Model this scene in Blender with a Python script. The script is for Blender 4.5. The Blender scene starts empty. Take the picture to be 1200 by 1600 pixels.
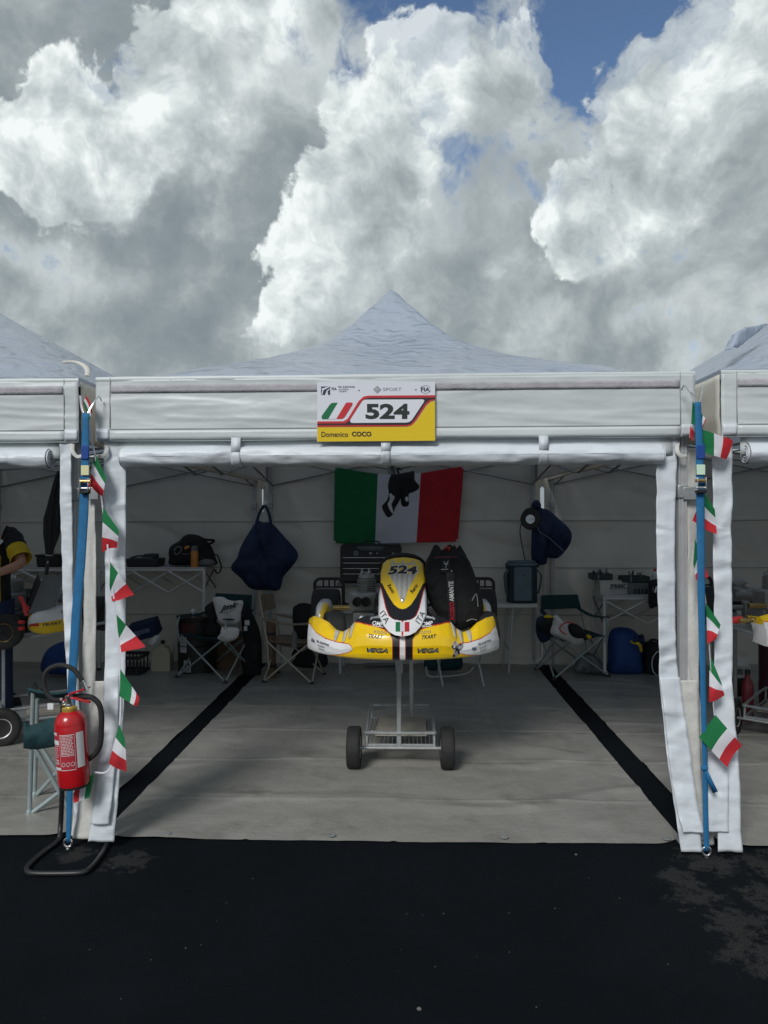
import bpy, bmesh, math, random
from mathutils import Vector, Matrix, Euler, noise as mn
R = math.radians
S = bpy.context.scene
COL = S.collection
random.seed(7)

# ------------------------------------------------------------------ camera
F_PX = 1155.0                                   # focal length in pixels of the 1200x1600 photograph
cam_d = bpy.data.cameras.new('camera')
cam = bpy.data.objects.new('camera', cam_d)
COL.objects.link(cam)
cam.location = (0.085, -3.81, 1.68)
cam.rotation_euler = (R(90.3), R(0.2), R(1.9))
cam_d.sensor_fit = 'VERTICAL'
cam_d.sensor_height = 32.0
cam_d.sensor_width = 24.0
cam_d.lens = 32.0 * F_PX / 1600.0
cam_d.clip_start = 0.05
cam_d.clip_end = 3000
S.camera = cam
CAM_M = Euler(cam.rotation_euler, 'XYZ').to_matrix()
CAM_P = Vector(cam.location)

def ray(px, py):
    return CAM_M @ Vector(((px - 600) / F_PX, -(py - 800) / F_PX, -1.0))

def P(px, py, Y):
    """where the sight line of a photograph pixel meets the upright plane at depth Y"""
    d = ray(px, py)
    t = (Y - CAM_P.y) / d.y
    return CAM_P + d * t

def G(px, py, z=0.0):
    """where it meets the level plane at height z"""
    d = ray(px, py)
    t = (z - CAM_P.z) / d.z
    return CAM_P + d * t

# ------------------------------------------------------------------ view, world, sun
S.view_settings.view_transform = 'Standard'
S.view_settings.look = 'None'
S.view_settings.exposure = 0.55
S.view_settings.gamma = 1.0
S.view_settings.use_curve_mapping = False
SUN_EL, SUN_AZ = 39.0, 203.0      # azimuth clockwise from +Y: behind the camera, a little to the left
sun_d = bpy.data.lights.new('sun', 'SUN')
sun = bpy.data.objects.new('sun', sun_d)
COL.objects.link(sun)
sun_d.energy = 1.5
sun_d.angle = R(18)
sun_d.color = (1.0, 0.98, 0.95)
_sd = Vector((math.sin(R(SUN_AZ)) * math.cos(R(SUN_EL)), math.cos(R(SUN_AZ)) * math.cos(R(SUN_EL)), math.sin(R(SUN_EL))))
sun.rotation_euler = _sd.to_track_quat('Z', 'Y').to_euler()
sun.location = (0, -6, 12)

W = bpy.data.worlds.new('World')
S.world = W
W.use_nodes = True

def build_sky():
    nt = W.node_tree
    N, L = nt.nodes, nt.links
    N.clear()
    def node(t, **kw):
        n = N.new(t)
        for k, v in kw.items():
            setattr(n, k, v)
        return n
    def mth(op, a, b=None, c=None, clamp=False):
        n = node('ShaderNodeMath', operation=op, use_clamp=clamp)
        for i, v in enumerate((a, b, c)):
            if v is None:
                continue
            if isinstance(v, (int, float)):
                n.inputs[i].default_value = v
            else:
                L.new(v, n.inputs[i])
        return n.outputs[0]
    def vm(op, a, b=None, scale=None):
        n = node('ShaderNodeVectorMath', operation=op)
        for i, v in enumerate((a, b)):
            if v is None:
                continue
            if isinstance(v, (tuple, list, Vector)):
                n.inputs[i].default_value = v
            else:
                L.new(v, n.inputs[i])
        if scale is not None:
            n.inputs['Scale'].default_value = scale
        return n
    def noise(vec, scale, detail, rough, dist=0.0, lac=2.0, color=False):
        n = node('ShaderNodeTexNoise')
        n.noise_dimensions = '3D'
        L.new(vec, n.inputs['Vector'])
        n.inputs['Scale'].default_value = scale
        n.inputs['Detail'].default_value = detail
        n.inputs['Roughness'].default_value = rough
        n.inputs['Lacunarity'].default_value = lac
        n.inputs['Distortion'].default_value = dist
        return n.outputs['Color'] if color else n.outputs['Fac']
    def sstep(v, lo, hi, o0=0.0, o1=1.0):
        n = node('ShaderNodeMapRange', interpolation_type='SMOOTHSTEP')
        L.new(v, n.inputs['Value'])
        n.inputs['From Min'].default_value = lo
        n.inputs['From Max'].default_value = hi
        n.inputs['To Min'].default_value = o0
        n.inputs['To Max'].default_value = o1
        return n.outputs['Result']
    def ramp(v, stops):
        n = node('ShaderNodeValToRGB')
        cr = n.color_ramp
        while len(cr.elements) < len(stops):
            cr.elements.new(0.5)
        for e, (p, c) in zip(cr.elements, stops):
            e.position = p
            e.color = (c[0], c[1], c[2], 1)
        L.new(v, n.inputs['Fac'])
        return n.outputs['Color']
    def mix(f, a, b):
        n = node('ShaderNodeMix', data_type='RGBA')
        L.new(f, n.inputs['Factor'])
        for s, v in ((n.inputs[6], a), (n.inputs[7], b)):
            if isinstance(v, tuple):
                s.default_value = (*v, 1)
            else:
                L.new(v, s)
        return n.outputs[2]
    d0 = node('ShaderNodeTexCoord').outputs['Generated']
    d = vm('NORMALIZE', d0).outputs[0]
    # curl the clouds: warp the direction with two octaves of noise
    w1 = vm('SUBTRACT', noise(d, 2.6, 2, 0.5, color=True), (0.5, 0.5, 0.5)).outputs[0]
    w2 = vm('SUBTRACT', noise(d, 9.0, 4, 0.55, color=True), (0.5, 0.5, 0.5)).outputs[0]
    dw = vm('ADD', d, vm('SCALE', w1, scale=0.10).outputs[0]).outputs[0]
    dw = vm('ADD', dw, vm('SCALE', w2, scale=0.060).outputs[0]).outputs[0]
    def blobs(vec, items):
        acc = None
        for px, py, r, a in items:
            c = ray(px, py).normalized()
            dist = vm('DISTANCE', vec, tuple(c)).outputs['Value']
            g = sstep(dist, 0.0, r / F_PX, a, 0.0)
            acc = g if acc is None else mth('ADD', acc, g)
        return acc
    fine = noise(dw, 7.5, 8, 0.62)
    mid = noise(dw, 3.4, 5, 0.55)
    vor = node('ShaderNodeTexVoronoi', feature='SMOOTH_F1')
    L.new(dw, vor.inputs['Vector'])
    vor.inputs['Scale'].default_value = 11.0
    vor.inputs['Detail'].default_value = 3.0
    vor.inputs['Roughness'].default_value = 0.55
    vor.inputs['Smoothness'].default_value = 0.35
    puff = mth('SUBTRACT', 0.55, vor.outputs['Distance'])
    # ---- holes to the blue sky
    holes = blobs(dw, BLUE)
    hole = mth('ADD', holes, mth('MULTIPLY', mth('SUBTRACT', fine, 0.5), 4.4))
    hole = mth('ADD', hole, mth('MULTIPLY', mth('SUBTRACT', mid, 0.5), 0.8))
    hole_m = sstep(hole, 0.40, 1.10)
    # ---- grey stratus sheet
    gv = mth('ADD', blobs(dw, GREY), mth('MULTIPLY', mid, 0.95))
    gv = mth('ADD', gv, mth('MULTIPLY', mth('SUBTRACT', fine, 0.5), 0.85))
    g2 = noise(vm('ADD', dw, (-0.014, 0.0, 0.032)).outputs[0], 7.5, 4, 0.6)
    gv = mth('ADD', gv, mth('MULTIPLY', mth('SUBTRACT', fine, g2), 1.0))
    gcol = ramp(gv, [(0.06, (0.198, 0.236, 0.262)), (0.32, (0.245, 0.286, 0.305)), (0.52, (0.325, 0.366, 0.380)), (0.80, (0.485, 0.532, 0.540))])
    # ---- bright cumulus heads: crisp rims that fade into the mass below
    def soft(v):
        return mth('MULTIPLY', mth('DIVIDE', v, mth('ADD', v, 0.75)), 1.55)
    def cumulus(base_col, items, seed, puffiness=0.45):
        sv = vm('ADD', dw, seed).outputs[0]
        fn = noise(sv, 6.0, 9, 0.61)
        lo = noise(sv, 5.0, 2, 0.5)
        b = soft(blobs(dw, items))
        body = mth('ADD', b, mth('MULTIPLY', mth('SUBTRACT', fn, 0.5), 2.5))
        body = mth('ADD', body, mth('MULTIPLY', puff, puffiness))
        # the sunward edges are crisp, the others dissolve into the bank below
        b_up = soft(blobs(vm('ADD', dw, tuple(Vector((-0.060, 0.0, 0.050)))).outputs[0], items))
        side = mth('ADD', mth('SUBTRACT', b, b_up), mth('MULTIPLY', mth('SUBTRACT', lo, 0.5), -1.0))
        width = sstep(side, -0.20, 0.22, 1.25, 0.13)
        m = mth('DIVIDE', mth('SUBTRACT', body, 0.34), width, clamp=True)
        m = sstep(m, 0.0, 1.0)
        # relief: compare with the mass sampled a little towards the light, at two sizes
        fn2 = noise(vm('ADD', sv, tuple(Vector((-0.016, 0.0, 0.024)))).outputs[0], 6.0, 6, 0.60)
        lo2 = noise(vm('ADD', sv, tuple(Vector((-0.060, 0.0, 0.065)))).outputs[0], 5.0, 2, 0.5)
        emb = mth('ADD', mth('MULTIPLY', mth('SUBTRACT', fn, fn2), 2.9), mth('MULTIPLY', mth('SUBTRACT', lo, lo2), 1.3))
        emb = mth('ADD', emb, mth('MULTIPLY', mth('SUBTRACT', b, b_up), 0.30))
        shade = mth('ADD', mth('SUBTRACT', 0.60, mth('MULTIPLY', mth('SUBTRACT', body, 0.45), 0.16)), emb)
        col = ramp(shade, [(0.10, (0.245, 0.285, 0.303)), (0.42, (0.355, 0.400, 0.413)), (0.68, (0.49, 0.540, 0.548)), (0.92, (0.69, 0.742, 0.738)), (1.0, (0.78, 0.825, 0.818))])
        return mix(m, base_col, col), m
    cloud, mA = cumulus(gcol, BRIGHT_A, (3.1, 1.7, 0.4))
    cloud, mB = cumulus(cloud, BRIGHT_B, (7.3, 4.1, 2.2))
    cover = mth('SUBTRACT', 1.0, hole_m)
    cover = mth('MAXIMUM', cover, mth('MULTIPLY', mth('MAXIMUM', mA, mB), 0.70))
    sky = node('ShaderNodeTexSky', sky_type='NISHITA')
    sky.sun_disc = False
    sky.sun_elevation = R(SUN_EL)
    sky.sun_rotation = R(SUN_AZ)
    sky.air_density = 1.0
    sky.dust_density = 0.6
    sky.ozone_density = 4.0
    bg_sky = node('ShaderNodeBackground')
    L.new(sky.outputs[0], bg_sky.inputs['Color'])
    bg_sky.inputs['Strength'].default_value = 0.075
    bg_c = node('ShaderNodeBackground')
    L.new(cloud, bg_c.inputs['Color'])
    bg_c.inputs['Strength'].default_value = 0.79
    ms = node('ShaderNodeMixShader')
    L.new(cover, ms.inputs[0])
    L.new(bg_sky.outputs[0], ms.inputs[1])
    L.new(bg_c.outputs[0], ms.inputs[2])
    out = node('ShaderNodeOutputWorld')
    L.new(ms.outputs[0], out.inputs['Surface'])
    W.cycles.sampling_method = 'MANUAL'
    W.cycles.sample_map_resolution = 512

# cloud banks, as (pixel x, pixel y, radius in pixels, amount) along the sight lines
BLUE = [(690, -5, 130, 1.1), (1075, -5, 120, 0.95), (905, 75, 140, 0.72), (870, 40, 90, .3), (940, 140, 110, 0.75), (748, 268, 95, 0.74), (985, 288, 80, 0.6), (830, 300, 110, 0.42), (1100, 385, 80, 0.40),
        (620, -60, 120, 0.8), (960, -40, 140, 0.8), (520, 300, 80, .25)]
GREY = [(180, 90, 200, -0.24), (80, 330, 200, -0.16), (290, 420, 210, -0.14), (510, 280, 150, -0.24), (830, 330, 170, -0.10), (240, 540, 220, -0.08), (1150, 330, 180, -0.02),
        (560, 130, 200, 0.22), (420, 90, 160, 0.20), (110, 430, 100, 0.42), (1000, 60, 300, 0.20), (800, 130, 240, 0.22), (410, 508, 80, 0.40), (1130, 440, 80, 0.18), (700, 520, 260, 0.03),
        (20, 60, 200, 0.16), (930, 510, 200, 0.0), (1180, 500, 120, .04), (420, 330, 120, .06)]
BRIGHT_A = [(310, 20, 200, 0.80), (285, 130, 190, 0.80), (120, 230, 190, 0.80), (230, 250, 200, 0.70), (345, 240, 180, 0.62), (500, 40, 130, 0.52), (500, 190, 120, 0.48),
            (1215, 50, 180, 0.72), (1080, 210, 190, 0.75), (1150, 270, 220, 0.75), (970, 350, 150, 0.72), (880, 395, 130, 0.62), (50, 250, 90, 0.5), (430, 130, 150, .35)]
BRIGHT_B = [(640, 130, 150, 0.70), (660, 220, 180, 0.75), (600, 300, 190, 0.78), (540, 390, 170, 0.72), (475, 430, 130, 0.58), (690, 380, 220, 0.72), (770, 160, 150, 0.45), (850, 205, 110, 0.40),
            (1010, 300, 150, 0.45), (1110, 405, 110, 0.30), (600, 460, 150, 0.45), (760, 430, 160, 0.45), (405, 512, 60, .34), (430, 490, 50, .3), (560, 20, 60, .1)]
build_sky()

# ------------------------------------------------------------------ helpers
class MB:
    """collects shapes that become ONE mesh object"""
    def __init__(self):
        self.v, self.f, self.m = [], [], []
    def add(self, vs, fs, mi=0):
        o = len(self.v)
        self.v += [tuple(p) for p in vs]
        self.f += [tuple(i + o for i in f) for f in fs]
        self.m += [mi] * len(fs) if isinstance(mi, int) else list(mi)
        return self
    def box(self, c, s, mi=0, rot=None, taper=1.0):
        vs = []
        for z in (-.5, .5):
            k = taper if z > 0 else 1.0
            for x, y in ((-.5, -.5), (.5, -.5), (.5, .5), (-.5, .5)):
                p = Vector((x * s[0] * k, y * s[1] * k, z * s[2]))
                if rot is not None:
                    p = rot @ p
                vs.append(p + Vector(c))
        return self.add(vs, [(3, 2, 1, 0), (4, 5, 6, 7), (0, 1, 5, 4), (1, 2, 6, 5), (2, 3, 7, 6), (3, 0, 4, 7)], mi)
    def tube(self, pts, r, n=8, mi=0, closed=False, caps=True, flat=1.0):
        pts = [Vector(p) for p in pts]
        rs = r if isinstance(r, (list, tuple)) else [r] * len(pts)
        m = len(pts)
        vs = []
        up = None
        for i, p in enumerate(pts):
            a = pts[i - 1] if (i > 0 or closed) else p
            b = pts[(i + 1) % m] if (i < m - 1 or closed) else p
            t = (b - a).normalized()
            if up is None:
                ref = Vector((0, 0, 1)) if abs(t.z) < 0.9 else Vector((0, 1, 0))
                up = (ref - t * ref.dot(t)).normalized()
            else:
                up = up - t * up.dot(t)
                up = up.normalized() if up.length > 1e-6 else t.orthogonal().normalized()
            side = t.cross(up)
            for k in range(n):
                a_ = 2 * math.pi * (k + .5) / n
                vs.append(p + up * math.cos(a_) * rs[i] * flat + side * math.sin(a_) * rs[i])
        fs = []
        for i in range(m if closed else m - 1):
            for k in range(n):
                j = (i + 1) % m
                fs.append((i * n + k, i * n + (k + 1) % n, j * n + (k + 1) % n, j * n + k))
        if caps and not closed:
            fs.append(tuple(range(n))[::-1])
            fs.append(tuple((m - 1) * n + k for k in range(n)))
        return self.add(vs, fs, mi)
    def lathe(self, prof, c=(0, 0, 0), n=24, mi=0, axis=None):
        """prof: (radius, height); axis: matrix that turns +Z to the axis"""
        vs, fs = [], []
        for r, z in prof:
            for k in range(n):
                a = 2 * math.pi * k / n
                p = Vector((r * math.cos(a), r * math.sin(a), z))
                if axis is not None:
                    p = axis @ p
                vs.append(p + Vector(c))
        for i in range(len(prof) - 1):
            for k in range(n):
                fs.append((i * n + k, i * n + (k + 1) % n, (i + 1) * n + (k + 1) % n, (i + 1) * n + k))
        if prof[0][0] > 1e-6:
            fs.append(tuple(range(n))[::-1])
        if prof[-1][0] > 1e-6:
            fs.append(tuple((len(prof) - 1) * n + k for k in range(n)))
        return self.add(vs, fs, mi)
    def grid(self, fn, nu, nv, mi=0, mfn=None):
        vs = [fn(i / nu, j / nv) for j in range(nv + 1) for i in range(nu + 1)]
        fs, ms = [], []
        for j in range(nv):
            for i in range(nu):
                a = j * (nu + 1) + i
                fs.append((a, a + 1, a + nu + 2, a + nu + 1))
                ms.append(mfn((i + .5) / nu, (j + .5) / nv) if mfn else mi)
        return self.add(vs, fs, ms)
    def prism(self, outline, lo, hi, frame=None, mi=0):
        """outline of (a, b) extruded from lo to hi along the frame's third axis"""
        fr = frame or (lambda a, b, c: Vector((a, b, c)))
        n = len(outline)
        vs = [fr(a, b, lo) for a, b in outline] + [fr(a, b, hi) for a, b in outline]
        fs = [tuple(range(n))[::-1], tuple(range(n, 2 * n))]
        fs += [(i, (i + 1) % n, n + (i + 1) % n, n + i) for i in range(n)]
        return self.add(vs, fs, mi)
    def build(self, name, mats, parent=None, smooth=True, bevel=0.0, loc=None, solid=0.0, subsurf=0, sharp=35):
        me = bpy.data.meshes.new(name)
        me.from_pydata(self.v, [], self.f)
        me.validate()
        mats = mats if isinstance(mats, (list, tuple)) else [mats]
        for m_ in mats:
            me.materials.append(m_)
        if len(mats) > 1 and len(me.polygons) == len(self.m):
            me.polygons.foreach_set('material_index', self.m)
        bm = bmesh.new()
        bm.from_mesh(me)
        bmesh.ops.recalc_face_normals(bm, faces=bm.faces[:])
        bm.to_mesh(me)
        bm.free()
        if smooth:
            me.polygons.foreach_set('use_smooth', [True] * len(me.polygons))
            me.set_sharp_from_angle(angle=R(sharp))
        me.update()
        o = bpy.data.objects.new(name, me)
        COL.objects.link(o)
        if parent is not None:
            o.parent = parent
        if loc is not None:
            o.location = loc
        if subsurf:
            md = o.modifiers.new('soft', 'SUBSURF')
            md.levels = md.render_levels = subsurf
        if solid:
            md = o.modifiers.new('thick', 'SOLIDIFY')
            md.thickness = solid
            md.offset = 0
        if bevel:
            md = o.modifiers.new('edge', 'BEVEL')
            md.width = bevel
            md.segments = 2
            md.limit_method = 'ANGLE'
            md.angle_limit = R(40)
        return o

def tag(o, label=None, cat=None, group=None, kind=None):
    if label: o['label'] = label
    if cat: o['category'] = cat
    if group: o['group'] = group
    if kind: o['kind'] = kind
    return o

def thing(name, label, cat, loc=(0, 0, 0), rz=0.0, group=None):
    o = bpy.data.objects.new(name, None)
    o.empty_display_size = .1
    COL.objects.link(o)
    o.location = loc
    o.rotation_euler = (0, 0, rz)
    return tag(o, label, cat, group)

def copy_tree(o, parent=None, skip=()):
    c = o.copy()
    COL.objects.link(c)
    if parent is not None:
        c.parent = parent
    for ch in list(o.children):
        if ch.name.split('.')[0] not in skip:
            copy_tree(ch, c, skip)
    return c

def fb(x, y, z=0.0, octv=3, seed=0.0):
    return mn.fractal(Vector((x + seed * 7.31, y - seed * 3.7, z + seed * 1.9)), 1.0, 2.0, octv)

def rot_to(d):
    return Vector(d).to_track_quat('Z', 'Y').to_matrix()

def lerp(a, b, t):
    return a + (b - a) * t

def interp(x, xs, ys):
    if x <= xs[0]: return ys[0]
    for i in range(len(xs) - 1):
        if x <= xs[i + 1]:
            return lerp(ys[i], ys[i + 1], (x - xs[i]) / (xs[i + 1] - xs[i]))
    return ys[-1]

def spline(pts, n=8, closed=False):
    """Catmull-Rom through the points"""
    pts = [Vector(p) for p in pts]
    out = []
    m = len(pts)
    rng = range(m if closed else m - 1)
    for i in rng:
        p0 = pts[(i - 1) % m] if (closed or i > 0) else pts[i]
        p1, p2 = pts[i], pts[(i + 1) % m]
        p3 = pts[(i + 2) % m] if (closed or i < m - 2) else p2
        for k in range(n):
            t = k / n
            out.append(0.5 * ((2 * p1) + (p2 - p0) * t + (2 * p0 - 5 * p1 + 4 * p2 - p3) * t * t + (3 * p1 - p0 - 3 * p2 + p3) * t ** 3))
    if not closed:
        out.append(pts[-1])
    return out

# ------------------------------------------------------------------ materials
def srgb(r, g, b):
    f = lambda c: (c / 255 / 12.92) if c / 255 <= 0.04045 else ((c / 255 + 0.055) / 1.055) ** 2.4
    return (f(r), f(g), f(b))

def mat(name, col, rough=0.6, metal=0.0, spec=0.5, vary=0.0, vscale=8.0, bump=0.0, bscale=60.0, coat=0.0, dirt=0.0, dirt_col=(0.08, 0.075, 0.065), dscale=3.0, trans=0.0, bdetail=4, stretch=None, sheen=0.0, crease=0.0, cscale=4.0):
    m = bpy.data.materials.new(name)
    m.use_nodes = True
    nt = m.node_tree
    N, L = nt.nodes, nt.links
    b = N['Principled BSDF']
    b.inputs['Base Color'].default_value = (*col, 1)
    b.inputs['Roughness'].default_value = rough
    b.inputs['Metallic'].default_value = metal
    b.inputs['Specular IOR Level'].default_value = spec
    if coat:
        b.inputs['Coat Weight'].default_value = coat
        b.inputs['Coat Roughness'].default_value = 0.12
    if sheen:
        b.inputs['Sheen Weight'].default_value = sheen
    tc = N.new('ShaderNodeTexCoord')
    vec = tc.outputs['Object']
    if stretch:
        mp = N.new('ShaderNodeMapping')
        mp.inputs['Scale'].default_value = stretch
        L.new(vec, mp.inputs['Vector'])
        vec = mp.outputs[0]
    def nz(scale, detail, rough_=0.55):
        n = N.new('ShaderNodeTexNoise')
        n.inputs['Scale'].default_value = scale
        n.inputs['Detail'].default_value = detail
        n.inputs['Roughness'].default_value = rough_
        L.new(vec, n.inputs['Vector'])
        return n.outputs['Fac']
    cur = None
    if vary:
        mr = N.new('ShaderNodeMapRange')
        L.new(nz(vscale, 5), mr.inputs['Value'])
        mr.inputs['From Min'].default_value = .3
        mr.inputs['From Max'].default_value = .7
        mr.inputs['To Min'].default_value = 1 - vary
        mr.inputs['To Max'].default_value = 1 + vary
        vmx = N.new('ShaderNodeVectorMath')
        vmx.operation = 'SCALE'
        vmx.inputs[0].default_value = col
        L.new(mr.outputs[0], vmx.inputs['Scale'])
        cur = vmx.outputs[0]
    if dirt:
        mr = N.new('ShaderNodeMapRange')
        mr.interpolation_type = 'SMOOTHSTEP'
        L.new(nz(dscale, 8, 0.65), mr.inputs['Value'])
        mr.inputs['From Min'].default_value = .48
        mr.inputs['From Max'].default_value = .74
        mr.inputs['To Max'].default_value = dirt
        mx = N.new('ShaderNodeMix')
        mx.data_type = 'RGBA'
        L.new(mr.outputs[0], mx.inputs['Factor'])
        if cur is None:
            mx.inputs[6].default_value = (*col, 1)
        else:
            L.new(cur, mx.inputs[6])
        mx.inputs[7].default_value = (*dirt_col, 1)
        cur = mx.outputs[2]
    if cur is not None:
        L.new(cur, b.inputs['Base Color'])
    if crease:
        # sharp fold lines: ridged noise under the fine weave
        n = N.new('ShaderNodeTexNoise')
        n.noise_type = 'RIDGED_MULTIFRACTAL'
        n.inputs['Scale'].default_value = cscale
        n.inputs['Detail'].default_value = 3
        n.inputs['Roughness'].default_value = .45
        n.inputs['Distortion'].default_value = .6
        L.new(vec, n.inputs['Vector'])
        cp = N.new('ShaderNodeBump')
        cp.inputs['Strength'].default_value = crease
        cp.inputs['Distance'].default_value = .035
        L.new(n.outputs['Fac'], cp.inputs['Height'])
        L.new(cp.outputs[0], b.inputs['Normal'])
    if bump:
        bp = N.new('ShaderNodeBump')
        bp.inputs['Strength'].default_value = bump
        bp.inputs['Distance'].default_value = 0.02
        L.new(nz(bscale, bdetail), bp.inputs['Height'])
        if crease:
            L.new(cp.outputs[0], bp.inputs['Normal'])
        L.new(bp.outputs[0], b.inputs['Normal'])
    if trans:
        tr = N.new('ShaderNodeBsdfTranslucent')
        tr.inputs['Color'].default_value = (*col, 1)
        mxs = N.new('ShaderNodeMixShader')
        mxs.inputs[0].default_value = trans
        L.new(b.outputs[0], mxs.inputs[1])
        L.new(tr.outputs[0], mxs.inputs[2])
        L.new(mxs.outputs[0], N['Material Output'].inputs['Surface'])
    return m

M = {}
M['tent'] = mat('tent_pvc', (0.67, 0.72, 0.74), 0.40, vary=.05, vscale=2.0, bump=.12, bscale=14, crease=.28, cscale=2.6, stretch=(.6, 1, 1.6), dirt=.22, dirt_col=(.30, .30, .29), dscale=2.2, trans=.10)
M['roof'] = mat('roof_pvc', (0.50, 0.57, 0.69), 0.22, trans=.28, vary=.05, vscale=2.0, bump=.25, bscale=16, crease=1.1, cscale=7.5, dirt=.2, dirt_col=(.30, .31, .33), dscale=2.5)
M['tent_in'] = mat('wall_pvc', (0.74, 0.715, 0.655), 0.55, vary=.06, vscale=1.6, bump=.1, bscale=12, crease=.5, cscale=1.6, trans=.16, dirt=.2, dirt_col=(.27, .26, .24), dscale=1.8)
M['flap'] = mat('flap_pvc', (0.66, 0.71, 0.77), 0.42, vary=.05, vscale=4, bump=.15, bscale=25, crease=.85, cscale=6, stretch=(.7, .7, 1.3), dirt=.22, dirt_col=(.38, .37, .35), dscale=3)
M['cream'] = mat('cream_webbing', (0.60, 0.60, 0.575), 0.7, vary=.08, vscale=10, bump=.2, bscale=40)
M['hook'] = mat('hook_tape', (0.44, 0.43, 0.47), 0.8, vary=.15, vscale=16, bump=.3, bscale=120, dirt=.3, dirt_col=(.25, .25, .27), dscale=9)
M['seam'] = mat('stitching', (0.34, 0.34, 0.34), 0.8)
M['alu'] = mat('aluminium', (0.50, 0.51, 0.52), 0.42, 0.35, vary=.08, vscale=20)
M['alu_light'] = mat('pale_aluminium', (0.62, 0.63, 0.63), 0.45, .1, vary=.08, vscale=20)
M['alu_dark'] = mat('dark_aluminium', (0.27, 0.27, 0.27), 0.5, 0.6, vary=.1, vscale=12)
M['steel'] = mat('zinc_steel', (0.40, 0.42, 0.43), 0.36, 0.5, vary=.15, vscale=25)
M['chrome'] = mat('bright_steel', (0.75, 0.76, 0.77), 0.2, 0.95)
M['black'] = mat('black_plastic', (0.012, 0.013, 0.015), 0.5, bump=.1, bscale=80)
M['rubber'] = mat('rubber', (0.016, 0.016, 0.017), 0.75, vary=.25, vscale=20, dirt=.12, dirt_col=(.05, .047, .043), dscale=12)
M['white'] = mat('white_plastic', (0.78, 0.79, 0.81), 0.35, dirt=.15, dirt_col=(.4, .39, .37), dscale=6)
M['ink'] = mat('black_print', (0.012, 0.014, 0.018), 0.5)
M['ink_white'] = mat('white_print', (0.80, 0.81, 0.82), 0.5)
M['ink_red'] = mat('red_print', (0.62, 0.03, 0.035), 0.5)
M['ink_navy'] = mat('navy_print', (0.012, 0.030, 0.085), 0.5)
M['ink_grey'] = mat('grey_print', (0.22, 0.23, 0.25), 0.5)
M['red'] = mat('red_paint', (0.47, 0.008, 0.014), 0.28, coat=.4, vary=.06, vscale=10, bump=.03, bscale=50)
M['yellow'] = mat('yellow_plastic', (0.92, 0.60, 0.006), 0.25, coat=.6, vary=.05, vscale=7, bump=.05, bscale=6, dirt=.25, dirt_col=(.35, .24, .05), dscale=6)
M['wht_kart'] = mat('white_bodywork', (0.80, 0.81, 0.83), 0.25, coat=.6, bump=.05, bscale=6, dirt=.3, dirt_col=(.42, .40, .38), dscale=7)
M['blk_kart'] = mat('black_bodywork', (0.010, 0.011, 0.013), 0.28, coat=.3)
M['red_kart'] = mat('red_pinstripe', (0.55, 0.03, 0.02), 0.35)
M['grey_kart'] = mat('silver_grille', (0.50, 0.49, 0.46), 0.4, dirt=.4, dirt_col=(.2, .19, .17), dscale=12)
M['green_f'] = mat('flag_green', (0.006, 0.20, 0.062), 0.8, sheen=.2, trans=.25, vary=.1, vscale=6)
M['white_f'] = mat('flag_white', (0.80, 0.79, 0.86), 0.8, sheen=.2, trans=.25, vary=.04, vscale=6)
M['red_f'] = mat('flag_red', (0.60, 0.020, 0.032), 0.8, sheen=.2, trans=.25, vary=.1, vscale=6)
M['strap'] = mat('blue_webbing', (0.014, 0.150, 0.345), 0.7, vary=.12, vscale=30, bump=.3, bscale=200)
M['navy'] = mat('navy_fabric', (0.006, 0.019, 0.065), 0.75, vary=.2, vscale=6, bump=.2, bscale=30, crease=1.0, cscale=5)
M['blue'] = mat('blue_fabric', (0.010, 0.050, 0.21), 0.7, vary=.15, vscale=6, bump=.25, bscale=25)
M['blackcloth'] = mat('black_fabric', (0.009, 0.010, 0.012), 0.85, vary=.2, vscale=10, bump=.3, bscale=60, crease=.7, cscale=8)
M['greencloth'] = mat('dark_green_fabric', (0.005, 0.040, 0.048), 0.8, vary=.15, vscale=12, bump=.3, bscale=40)
M['tan'] = mat('tan_fabric', (0.22, 0.175, 0.125), 0.85, vary=.1, vscale=12, bump=.3, bscale=40)
M['whitecloth'] = mat('white_cotton', (0.66, 0.65, 0.64), 0.9, vary=.06, vscale=12, bump=.2, bscale=60, crease=.9, cscale=9)
M['chair_metal'] = mat('pale_green_tube', (0.36, 0.43, 0.44), 0.4, 0.4, vary=.1, vscale=20)
M['skin'] = mat('skin', (0.48, 0.25, 0.17), 0.5, vary=.06, vscale=20)
M['gold'] = mat('gold_rim', (0.38, 0.27, 0.10), 0.35, 0.8, vary=.2, vscale=20)
M['teal'] = mat('slate_blue_shell', (0.10, 0.15, 0.18), 0.6, vary=.08, vscale=8)
M['carton'] = mat('pale_carton', (0.52, 0.51, 0.47), 0.8, vary=.05, vscale=8)
M['jerry'] = mat('cream_polythene', (0.50, 0.49, 0.36), 0.5, vary=.06, vscale=8)
M['brown'] = mat('brown_card', (0.16, 0.10, 0.06), 0.85, vary=.1, vscale=8)
M['orange'] = mat('orange_drink', (0.60, 0.21, 0.03), 0.3, coat=.4)
M['yellowcloth'] = mat('yellow_fabric', (0.62, 0.42, 0.012), 0.8, vary=.1, vscale=8, bump=.3, bscale=30)
M['graypanel'] = mat('grey_panel', (0.14, 0.15, 0.15), 0.5, vary=.1, vscale=10)
M['wood'] = mat('worn_plywood', (0.38, 0.35, 0.29), 0.7, vary=.2, vscale=6, stretch=(1, 6, 1))
M['paper'] = mat('paper', (0.5, 0.5, 0.5), 0.7)
M['cable'] = mat('cable', (0.02, 0.02, 0.022), 0.5)
M['redplastic'] = mat('red_plastic', (0.55, 0.03, 0.03), 0.35)
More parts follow.
